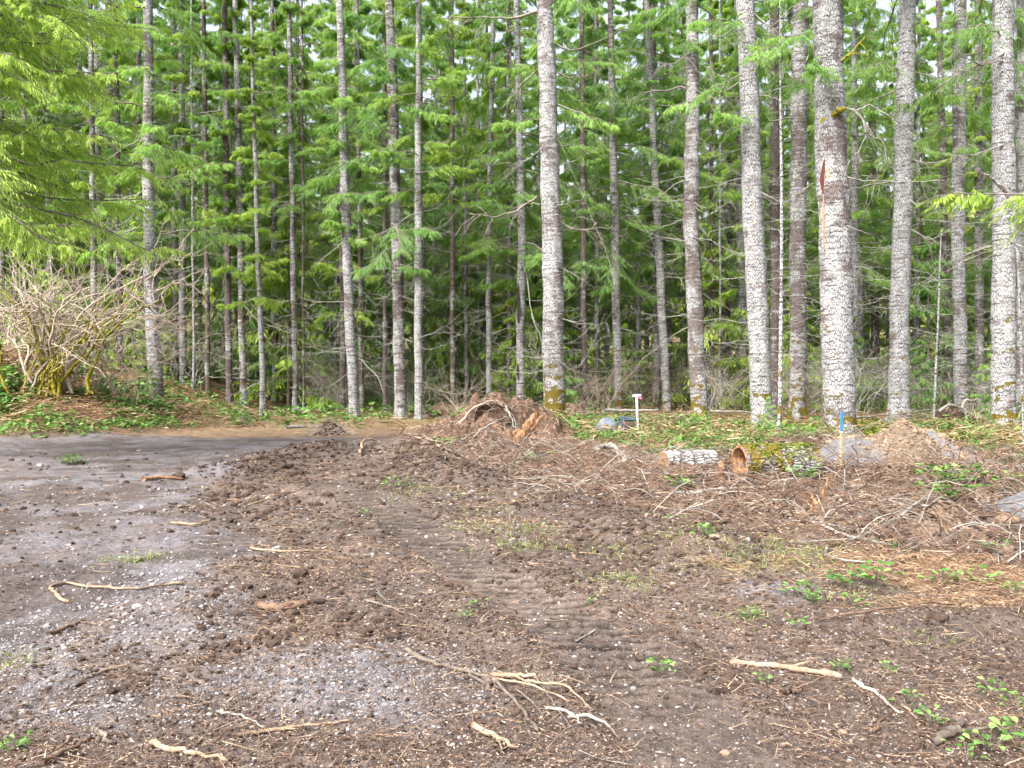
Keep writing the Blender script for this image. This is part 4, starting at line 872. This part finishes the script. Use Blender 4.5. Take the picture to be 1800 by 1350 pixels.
sp = [(1165, 1183, 1., 'dark green sprig sprouting beyond the jointed stick'), (1238, 945, 1.5, None), (1655, 1028, 1.5, 'fresh green sprig alone on the straw, larger of two'), (1722, 1028, 1.6, 'pale green sprig on the straw beside the fresh one'), (1540, 1030, 2., 'wide bramble sprig at the near end of the straw patch'), (1568, 970, 1.3, None), (1410, 1055, 1.4, None), (1405, 1105, 1., None), (1320, 1088, .9, None), (1600, 1235, .9, None), (1640, 1275, .9, None), (1750, 1225, .9, None), (1790, 1250, 1., None), (1740, 1320, 1.3, 'spread of pale ground ivy in the near corner'), (1790, 1310, 1.2, None), (1700, 1335, 1., None), (28, 1322, .8, 'lone bright sprig in the near corner by the grey sticks'), (120, 818, 2.2, 'uprooted green sprig lying on the grey track'), (1660, 860, 3., 'broad leafy bramble sprawling over the foot of the soil pile'), (1700, 850, 3., None), (1665, 885, 2.6, None), (1720, 880, 2.4, None), (1780, 860, 2.6, None), (785, 790, 3., None), (1050, 795, 2., None), (1600, 822, 2.4, None), (1640, 838, 2., None), (1200, 860, 2., None), (1410, 845, 2.2, None), (1345, 1200, .6, None), (1480, 1180, .7, None), (835, 1070, .8, None), (1040, 1065, .7, None), (1560, 1180, .6, None), (1500, 1065, 1., None), (425, 750, 4.5, 'dense dark green shrublet at the road bend'), (820, 1090, .6, None), (1750, 975, 1.4, None), (1790, 1050, 1.2, None), (1430, 1060, 1., None), (945, 815, 2.6, 'pale green clump beside the flat pale stone'), (690, 860, 2., None), (640, 905, 1., None)]
rng = np.random.default_rng(5)
for px, py, s, lb in sp:
    x, y, z = at(px, py)
    for j in range(1 if s < 2 else 2):
        dx = 0 if j == 0 else U(-.25, .25); o = put('leafy_sprig', SP[int(rng.integers(0, 5))]); o.location = (x+dx, y+dx*.5, z); o.rotation_euler = (0, 0, U(0, 6.28)); o.scale = (s*.72, s*.72, s*.6)
        if lb and j == 0: tag(o, lb, 'plant')
        else: tag(o, 'small green bramble sprig growing up through the debris', 'plant', 'sprigs coming up through the debris')

# ------------------------------------------------------------------ logs
def log(label, px, py, dia, length, yaw, side_mat, end_mat, hollow, seed, mossy=False):
    global rng; rng = np.random.default_rng(seed); x, y, z = at(px, py); R = dia/2
    e = empty('log', (x, y, z+R*.82), label, 'log', None, yaw); k = 40; n = 26; th = np.arange(k+1)*2*PI/k; s = np.linspace(0, length, n)
    rn = R*(1+.05*fbm(np.cos(th)[None]*2+s[:, None]*1.2, np.sin(th)[None]*2, 1.5, 3, seed))
    rn[:, -1] = rn[:, 0]
    V = np.stack([np.broadcast_to(s[:, None], rn.shape), rn*np.cos(th), rn*np.sin(th)], -1); idx = np.arange(n*(k+1)).reshape(n, k+1)
    b = MB(); b.add(V, np.stack([idx[:-1, :-1], idx[1:, :-1], idx[1:, 1:], idx[:-1, 1:]], -1).reshape(-1, 4), 0); b.uv = np.stack([np.broadcast_to(th[None]*R, rn.shape), V[..., 0], 0*rn], -1).reshape(-1, 3)
    o = b.build('bark', [side_mat], e, smooth=True); o['white'] = .4 if mossy else .5; o['moss'] = .5 if mossy else 0.
    for s0, rr, sg in ((0, rn[0], -1), (length, rn[-1], 1)):
        b = MB()
        rings = [(1., 0), (.93, .012), (.6, .008), (.3, .01), (.02, .006)] if not (hollow and sg < 0) else [(1., 0), (.86, .012), (.7, -.10), (.6, -.35), (.3, -.5), (.02, -.52)]
        V = np.concatenate([np.stack([np.full(k, s0+sg*dx), rr[:-1]*q*np.cos(th[:-1])*(1+.03*np.sin(th[:-1]*7)*(q < .95)), rr[:-1]*q*np.sin(th[:-1])], -1) for q, dx in rings])
        f = [[i*k+j, i*k+(j+1) % k, (i+1)*k+(j+1) % k, (i+1)*k+j] for i in range(len(rings)-1) for j in range(k)]; b.add(V, f, 0)
        b.build('cut_end', [end_mat], e, smooth=False)
    if mossy:
        b = MB(); N = 2600; s = U(.1, length, N); a = np.clip(rng.normal(PI/2-.1, .7, N), -.4, PI+.4); keep = fbm(s, a, 2.5, 2, 4) > -.02; s, a = s[keep], a[keep]; N = len(s)
        P = np.stack([s, R*1.02*np.cos(a), R*1.02*np.sin(a)], -1); d = norm(np.stack([rng.normal(0, .5, N), np.cos(a), np.sin(a)-.5], -1)); b.slivers(P, d, .03, .03, norm(np.cross(d, rng.normal(0, 1, d.shape))), 0, U(0, 1, N), .3); b.build('moss_coat', [MOSSG], e)
    return e
ENDG = M('weathered_end_grain', .9); o_ = ENDG.obj(); r_ = ENDG.n('TexWave', {'Vector': o_, 'Scale': 14., 'Distortion': 2.5, 'Detail': 3.}, wave_type='RINGS', rings_direction='X').outputs['Fac']
ENDG.col(ENDG.mix(ENDG.noise(o_, 20., 4), ENDG.ramp(r_, (0., (.12, .07, .04)), (1., (.28, .18, .10))), (.22, .16, .11))); ENDG.bump(r_, .004, .6); ENDG = ENDG.m
log('short lichen-white cut log with its sawn end showing', 1166, 834, .39, .86, .28, BARKW, ENDG, False, 21)
log('mossy hollow log with a rotten orange opening', 1300, 840, .48, 1.08, .22, BARKW, WOODR, True, 22, True)
stick('reddish broken stub standing at the mouth of the hollow log', [(1262, 850), (1272, 838), (1282, 822)], .07, WOODR, 'root', 'root', arc=.12)

# ------------------------------------------------------------------ lumpy mounds
def mound(name, label, cat, x, y, wx, wy, h, mat, seed, prof=1.4, rough=.2, nx=120, parts=True, extra=None):
    global rng; rng = np.random.default_rng(seed); g = float(H(x, y, False)); e = empty(name, (x, y, g-.06), label, cat)
    u = np.linspace(-1, 1, nx); Ug, Vg = np.meshgrid(u, u, indexing='ij'); X = Ug*wx; Y = Vg*wy; r = np.hypot(Ug, Vg)*(1+.22*fbm(X, Y, 1.3, 3, seed))
    Z = h*np.clip(1-r, 0, 1)**prof*2**(prof-1)*.8
    if extra is not None: Z = Z*0+extra(Ug, Vg)
    m = sstep(0, .12, 1-r) if extra is None else sstep(0, .1, extra(Ug, Vg)/h)
    Z = Z+m*(rough*h*fbm(X, Y, 2.6, 4, seed+1)+rough*.3*h*fbm(X, Y, 11, 3, seed+2)); Z = np.where(Z < .02*h, -.12, Z)
    idx = np.arange(nx*nx).reshape(nx, nx); b = MB(); b.add(np.stack([X, Y, Z], -1), np.stack([idx[:-1, :-1], idx[1:, :-1], idx[1:, 1:], idx[:-1, 1:]], -1).reshape(-1, 4)); b.build('soil', [mat], e, smooth=True)
    def top(a, c): i = np.clip(((np.asarray(a)/wx+1)/2*(nx-1)).astype(int), 0, nx-1); j = np.clip(((np.asarray(c)/wy+1)/2*(nx-1)).astype(int), 0, nx-1); return Z[i, j]
    return e, top
# grey and tan soil pile by the stake
def pilemat():
    m = M('sandy_gravel_soil', .95, .2); o = m.obj(); n = m.noise(o, 1.5, 3, .5); f = m.noise(o, 18., 5, .7); 
    g = m.ramp(f, (.3, (.09, .088, .095)), (.7, (.20, .195, .205))); t = m.ramp(f, (.3, (.06, .045, .036)), (.7, (.22, .17, .12)))
    m.col(m.mix(m.mr(m.attr('tint'), .45, .55), t, g)); m.bump(m.noise(o, 45., 4, .7), .03, 1.); return m.m
x, y, z = at(1612, 832)
def px_ridge(U_, V_):
    a = .62*np.exp(-((U_+.02)/.24)**2-((V_-.15)/.40)**2)+.50*np.exp(-((U_-.30)/.26)**2-((V_-.2)/.38)**2)+.50*np.exp(-((U_+.44)/.20)**2-((V_-.1)/.4)**2)+.20*np.exp(-(U_/.62)**2-((V_+.25)/.35)**2)
    return a*sstep(1., .75, np.hypot(U_, V_))
e, top = mound('soil_pile', 'heap of tan stones and grey sandy soil beside the blue-topped stake', 'soil pile', x+.35, y+1.2, 2.0, 1.7, .55, pilemat(), 401, extra=px_ridge, rough=.22, nx=150)
me = e.children[0].data; co = np.zeros(len(me.vertices)*3, np.float32); me.vertices.foreach_get('co', co); co = co.reshape(-1, 3)
tn = fbm(co[:, 0], co[:, 1], 1.1, 3, 66)*.35+.5*np.exp(-((co[:, 0]-1.0)/.6)**2)*(co[:, 1] > -.5)+.5*np.exp(-((co[:, 0]+1.0)/.35)**2)*(co[:, 1] > -.2)+.50-.3*(co[:, 1] < -.6)
me.attributes['tint'].data.foreach_set('value', tn.astype(np.float32))
rng = np.random.default_rng(402); N = 2600; sx = rng.normal(-.15, .85, N); sy = rng.normal(-.1, .65, N); keep = (np.abs(sx) < 2.1) & (np.abs(sy) < 1.5); sx, sy = sx[keep], sy[keep]; zz = top(sx, sy); k2 = (zz > .05) & (fbm(sx, sy, 1.1, 3, 66) < .0); sx, sy, zz = sx[k2], sy[k2], zz[k2]
b, _ = stones('stone', 0, None, .017, STONE, '', 403, link=False, P=(sx, sy+1e-6), Z=zz, k=0); o = b.build('stone_cover', [STONE], e); o['kind'] = 'stuff'
x, y, z = at(1800, 935)
e, top = mound('soil_pile', 'low grey silty soil heap at the edge past the withes', 'soil pile', x+.35, y+.5, .9, .7, .28, pilemat(), 404, rough=.2, nx=70)
e.children[0].data.attributes['tint'].data.foreach_set('value', np.full(4900, .7, np.float32))
# torn root mound
x, y, z = at(858, 784)
def rootball(U_, V_):
    a = .86*np.exp(-((U_-.02)/.30)**2-((V_-.25)/.40)**2)+.45*np.exp(-((U_+.36)/.30)**2-((V_-.1)/.4)**2)+.86*np.exp(-((U_-.42)/.34)**2-((V_-.5)/.3)**2)+.25*np.exp(-(U_/.55)**2-((V_+.3)/.4)**2)
    return a*sstep(1., .7, np.hypot(U_, V_))
MSOIL = simple('mound_soil', (.03, .019, .014), (.11, .07, .05), 9., 1., .05, (.24, .16, .105))
e, top = mound('root_mound', 'big mound of soil and torn roots before the lichen-spotted fir', 'mound', x, y+1.8, 2.5, 2.2, 1., MSOIL, 411, extra=rootball, rough=.34, nx=150)
def hairs(e, top, n, wx, wy, mat, name, seed, L=(.15, .7), r=.008, zmin=.1):
    global rng; rng = np.random.default_rng(seed); X = U(-wx, wx, n); Y = U(-wy, wy*.8, n); z = top(X, Y); k = z > zmin; X, Y, z = X[k], Y[k], z[k]; N = len(X); t = np.linspace(0, 1, 7); l = U(*L, N)
    d = norm(np.stack([rng.normal(0, .7, N), -np.abs(rng.normal(0, .6, N)), rng.normal(.25, .4, N)], -1)); P = np.stack([X, Y, z-.03], -1)[:, None]+d[:, None]*(l[:, None]*t)[..., None]; P[..., 2] -= (.5*l)[:, None]*t**2
    P += np.cumsum(rng.normal(0, .03, P.shape), 1)*l[:, None, None]; b = MB(); b.tubes(P, np.tile(r*np.linspace(1, .3, 7), (N, 1)), 4, 0); o = b.build(name, [mat], e); o['kind'] = 'stuff'; return o
hairs(e, top, 330, 2.2, 1.9, SHRUBT, 'rootlet_cover', 412, (.15, .9), .006); hairs(e, top, 900, 1.7, 1.7, STICKB, 'dark_rootlet_cover', 413, (.1, .5), .010, .35)
limb(e, 'root', [(-.75, -.4, .45), (-.4, -.5, .85), (0, -.3, 1.02), (.25, -.2, .98)], .035, .02, SHRUBT, 6, 3); limb(e, 'root', [(.35, -.3, .9), (.5, -.5, .65), (.55, -.6, .4)], .03, .015, TWIG, 6, 2)
limb(e, 'root', [(-.5, -1.3, .1), (-.1, -1.2, .45), (.2, -1.1, .6)], .03, .015, TWIG, 6, 2); limb(e, 'root', [(-.9, -1.5, .05), (-.3, -1.4, .35)], .02, .012, TWIG, 5, 2)
# dark hollow face of the mound
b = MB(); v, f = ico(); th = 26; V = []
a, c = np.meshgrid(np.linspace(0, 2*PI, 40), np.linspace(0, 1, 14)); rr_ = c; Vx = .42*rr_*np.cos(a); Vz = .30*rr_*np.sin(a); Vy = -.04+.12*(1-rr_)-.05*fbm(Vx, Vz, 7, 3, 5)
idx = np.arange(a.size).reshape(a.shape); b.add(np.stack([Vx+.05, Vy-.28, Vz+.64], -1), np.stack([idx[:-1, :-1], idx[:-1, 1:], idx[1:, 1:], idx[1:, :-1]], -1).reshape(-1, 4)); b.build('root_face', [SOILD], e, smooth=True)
# splintered stump beside it
def splinters(name, label, cat, px, py, items, mat, seed):
    global rng; rng = np.random.default_rng(seed); x, y, z = at(px, py); e = empty(name, (x, y, z-.05), label, cat)
    for dx, dz, lx, lz, w in items:
        n = 14; t = np.linspace(0, 1, n); b = MB(); base = np.array([dx, U(-.15, .15), dz]); d = np.array([lx, U(-.15, .15), lz]); K = 6; a = np.arange(K)*2*PI/K; rw = w*.62*np.clip(1.0-t**3*.9, .08, 1)*(1+rng.normal(0, .22, n))
        ax_ = norm(np.cross(d, [0, 1., 0])); bx = np.array([0, 1., 0])
        V = base+d*t[:, None, None]+rw[:, None, None]*(np.cos(a)[None, :, None]*ax_*(1+rng.normal(0, .12, (1, K, 1)))+.45*np.sin(a)[None, :, None]*bx)+rng.normal(0, w*.05, (n, K, 3))
        idx = np.arange(n*K).reshape(n, K); i2 = np.roll(idx, -1, 1); b.add(V, np.stack([idx[:-1], i2[:-1], i2[1:], idx[1:]], -1).reshape(-1, 4)); b.build('splinter', [mat], e)
    return e
splinters('splintered_stump', 'jagged splintered orange stump leaning at the foot of the root mound', 'stump', 912, 782,
          [(-.12, 0, .52, .80, .17), (-.02, 0, .55, .70, .10), (-.12, 0, .12, .42, .19), (-.25, 0, .02, .30, .20), (.2, .0, .34, .26, .14), (.1, .02, .75, .06, .12), (.0, .03, -.45, .10, .12), (.3, .02, .55, .03, .10), (-.05, .0, .25, .24, .20), (.10, .1, .38, .60, .07), (-.2, .02, -.2, .12, .15)], WOODR, 421)
splinters('splintered_stub', 'small splintered stub with one leaning orange stem in the slash', 'stub', 1437, 892, [(0, 0, .18, .42, .035), (-.02, 0, -.12, .22, .03), (0, 0, -.03, .2, .05), (.03, 0, .05, .14, .04), (-.03, 0, -.1, .12, .03)], WOODR, 422)
# upturned root plate behind the thickest fir
x, y, z = at(1522, 728)
e, top = mound('root_plate', 'upturned root plate with white roots behind the thickest fir', 'root plate', x, 26.5, 1.1, .9, .75, SOILD, 431, rough=.3, nx=70)
hairs(e, top, 200, 1., .8, SHRUBT, 'rootlet_cover', 432, (.2, .8), .012, .05); limb(e, 'root', [(-.6, -.5, .5), (-.35, -.6, .72), (.1, -.5, .6), (.3, -.5, .2)], .05, .03, TWIG, 7, 2)
limb(e, 'root', [(0, -.5, .5), (.2, -.5, .85), (.5, -.4, .8)], .04, .02, SHRUBT, 6, 3)
# dry brushy heaps
for px, D, w, h, lb, mt, sd_ in ((1175, 25.5, 1.5, .45, 'dry needle heap behind the brambles by the brown and white fir', STRAW, 441), (578, 22.5, .7, .5, 'dark rootlet heap at the far edge of the track', SOILD, 442), (780, 30, 2., .6, 'low brush heap behind the slender white trunk', MSOIL, 443), (135, 22.6, .9, .35, 'dark reddish dead fern clump on the bank', REDD, 444), (1000, 29.5, 1.6, .7, 'brushy soil heap behind the lichen-spotted fir', MSOIL, 445), (1740, 27, 1.4, .3, 'low red-brown needle hummock past the grey pile', STRAW, 446)):
    e, top = mound('brush_heap', lb, 'brush heap', (px-900)/F*D, D, w, w*.7, h, MSOIL if mt is not SOILD else SOILD, sd_, rough=.25, nx=60)
    hairs(e, top, 260, w, w*.6, SHRUBT if mt is not REDD else WOODR, 'twig_cover', sd_+50, (.15, .8), .009, .04)
# fallen poles at the forest edge
def pole(label, D, a, b_, r, mat, name='fallen_pole'):
    P = np.array([((a[0]-900)/F*D, D, EYE+(655-a[1])/F*D), ((b_[0]-900)/F*(D+.6), D+.6, EYE+(655-b_[1])/F*(D+.6))]); t = np.linspace(0, 1, 14)[:, None]; Q = P[0]*(1-t)+P[1]*t+np.cumsum(rng.normal(0, .012, (14, 3)), 0); c = Q[0].copy()
    b = MB(); b.tubes(Q-c, np.linspace(r, r*.6, 14), 8, 0); o = b.build(name, [mat], smooth=True); o.location = c; return tag(o, label, 'pole')
rng = np.random.default_rng(6)
pole('long pale fallen pole lying behind the white pipe', 24.5, (1060, 720), (1158, 722), .05, TWIG); pole('thin pale fallen pole between the two moss-footed firs', 27.5, (1245, 724), (1325, 726), .045, TWIG)
pole('grey fallen branch behind the foot of the thickest fir', 25, (1490, 735), (1640, 716), .03, TWIGD); pole('weathered fallen pole on the needles past the grey pile', 29, (1600, 727), (1690, 735), .05, TWIGD); pole('pale stick slanting at the foot of the leaning white-barked fir', 22.5, (1500, 762), (1608, 725), .018, TWIG)
pole('pale fallen stem at the bend of the track', 24.5, (500, 752), (575, 749), .05, TWIG); pole('dark fallen branches behind the grey soil pile', 22., (1500, 770), (1640, 748), .035, TWIGD)

# ------------------------------------------------------------------ stake, pipe, boulder, tub
def boxmesh(b, x0, x1, y0, y1, z0, z1, m=0, bv=.004):
    import bmesh; bm = bmesh.new(); bmesh.ops.create_cube(bm, size=1.)
    for v in bm.verts: v.co = Vector(((x0+x1)/2+v.co.x*(x1-x0), (y0+y1)/2+v.co.y*(y1-y0), (z0+z1)/2+v.co.z*(z1-z0)))
    bmesh.ops.bevel(bm, geom=bm.edges[:], offset=bv, segments=2, affect='EDGES'); bmesh.ops.triangulate(bm, faces=bm.faces[:])
    b.add([v.co[:] for v in bm.verts], [[v.index for v in f.verts] for f in bm.faces], m); bm.free()
x, y, z = at(1478, 822)
e = empty('survey_stake', (x, y, z), 'wooden survey stake with a blue painted top by the soil pile', 'stake'); e.rotation_euler = (0, math.radians(.8), .3)
LATH = simple('raw_lath_wood', (.33, .22, .11), (.50, .36, .20), 5., .7, .002, mp=(6, 6, .5)); BLUE = simple('blue_marking_paint', (.02, .13, .32), (.05, .22, .46), 30., .6, .002)
WHT = simple('white_plastic', (.68, .68, .68), (.8, .8, .8), 10., .35, .001); PINK = simple('pink_flagging', (.7, .08, .2), (.8, .15, .3), 10., .6, .001)
b = MB(); boxmesh(b, -.019, .019, -.010, .010, -.2, .52); b.build('stake_shaft', [LATH], e); b = MB(); boxmesh(b, -.020, .020, -.011, .011, .521, .80); b.build('painted_top', [BLUE], e); b = MB(); boxmesh(b, -.023, .023, -.013, .013, .50, .518); b.build('flagging_wrap', [WHT], e)
x, y, z = at(1121, 764)
e = empty('pipe_marker', (x, y, z), 'white plastic pipe with a tee cap standing among the brambles', 'pipe'); e.rotation_euler = (0, math.radians(-1.5), 0)
b = MB(); b.tubes([[0, 0, -.1], [0, 0, .5], [0, 0, 1.0]], [.027]*3, 14, 0); b.build('pipe', [WHT], e, smooth=True); b = MB(); b.tubes([[-.11, 0, 1.02], [.0, 0, 1.03], [.11, 0, 1.03]], [.034]*3, 14, 0); b.build('tee_cap', [WHT], e, smooth=True)
b = MB(); b.add([[.03, -.04, 1.0], [.13, -.05, .99], [.12, -.045, .93], [.05, -.04, .95]], [[0, 1, 2, 3]]); b.build('ribbon', [PINK], e)
x, y, z = at(1070, 764)
BGR = simple('blue_grey_stone', (.07, .085, .105), (.17, .195, .225), 6., .8, .01)
import bmesh
bm = bmesh.new(); bmesh.ops.create_icosphere(bm, subdivisions=4, radius=.5); V = np.array([v.co[:] for v in bm.verts]); Fc = np.array([[v.index for v in f.verts] for f in bm.faces]); bm.free()
V = V*(1+.14*fbm(V[:, 0]+5, V[:, 1]+V[:, 2]*1.3, 2., 3, 7)[:, None])*np.array([.56, .4, .52]); b = MB(); b.add(V, Fc); o = b.build('boulder', [BGR], smooth=True); o.location = (x, y+.4, z+.16); tag(o, 'rounded blue-grey boulder half hidden by brambles near the white pipe', 'boulder')
x, y, z = at(1102, 764)
e = empty('plastic_tub', (x, y+.2, z+.1), 'dark blue-grey plastic tub tipped on its side, teal inside', 'tub'); e.rotation_euler = (math.radians(8), 0, .5)
TUB = simple('slate_plastic', (.05, .065, .085), (.085, .11, .14), 4., .4, .001); TEAL = simple('teal_plastic', (.03, .075, .09), (.05, .12, .135), 4., .45, .001)
b = MB(); r_ = np.array([(.16, 0), (.19, .30), (.20, .31), (.19, .32), (.165, .31), (.14, .02)]); k = 24; a = np.arange(k)*2*PI/k
sq = 1/np.maximum(np.abs(np.cos(a)), np.abs(np.sin(a)))**.6
V = np.concatenate([np.stack([q*np.cos(a)*sq, q*np.sin(a)*sq, np.full(k, h)], -1) for q, h in r_]); b.add(V, [[i*k+j, i*k+(j+1) % k, (i+1)*k+(j+1) % k, (i+1)*k+j] for i in range(5) for j in range(k)]); b.add(np.concatenate([V[:k], V[-k:]]), [[0, j, j+1] for j in range(1, k-1)]+[[k, k+j, k+j+1] for j in range(1, k-1)]); b.build('tub_body', [TUB], e, smooth=False)
b = MB(); b.tubes(np.stack([.205*np.cos(a)*sq, .205*np.sin(a)*sq, 0*a+.318], -1)[list(range(k))+[0]], np.full(k+1, .014), 6); b.build('rim', [TEAL], e, smooth=True)
# individual stones
for i, (px, py, r, m_, lb) in enumerate(((242, 1070, .034, STONEG, 'dark rounded stone by the tail of the snaking root'), (70, 820, .045, STONEG, 'white stone on the grey track below the bank'), (1480, 1055, .03, STONE, 'tan cobble in the straw patch'), (960, 822, .08, STONE, 'flat pale stone before the splintered stump'),
        (1257, 945, .045, STONE, 'tan stone at the edge of the slash'), (1320, 950, .04, STONEG, 'grey flat stone in the slash'), (1650, 1090, .045, CLOD, 'big soil lump below the straw'), (1770, 918, .09, STONE, 'tan cobble on the grey mud patch'), (400, 803, .035, STONE, 'pale chalky lump at the far side of the grey track'), (395, 815, .03, STONEG, 'small light lump beside the chalky one'),
        (1765, 968, .07, STONE, 'rounded buff cobble below the grey mud patch'), (1480, 1290, .018, STONE, 'small pebble in the dark soil near the lowest edge'), (1275, 1325, .018, STONE, 'tan pebble beside the lowest edge'))):
    rng = np.random.default_rng(600+i); x, y, z = at(px, py); V = np.array([v for v in ico()[0]]); bm = bmesh.new(); bmesh.ops.create_icosphere(bm, subdivisions=3, radius=1.); V = np.array([v.co[:] for v in bm.verts]); Fc = np.array([[v.index for v in f.verts] for f in bm.faces]); bm.free()
    V = V*(1+.22*fbm(V[:, 0]*1.1+i, V[:, 1]+V[:, 2]*1.4, 1.4, 3, 70+i)[:, None])*r*np.array([1.3, 1., .7]); b = MB(); b.add(V, Fc); o = b.build('stone', [m_], smooth=True); o.location = (x, y, z+r*.15); tag(o, lb, 'stone')
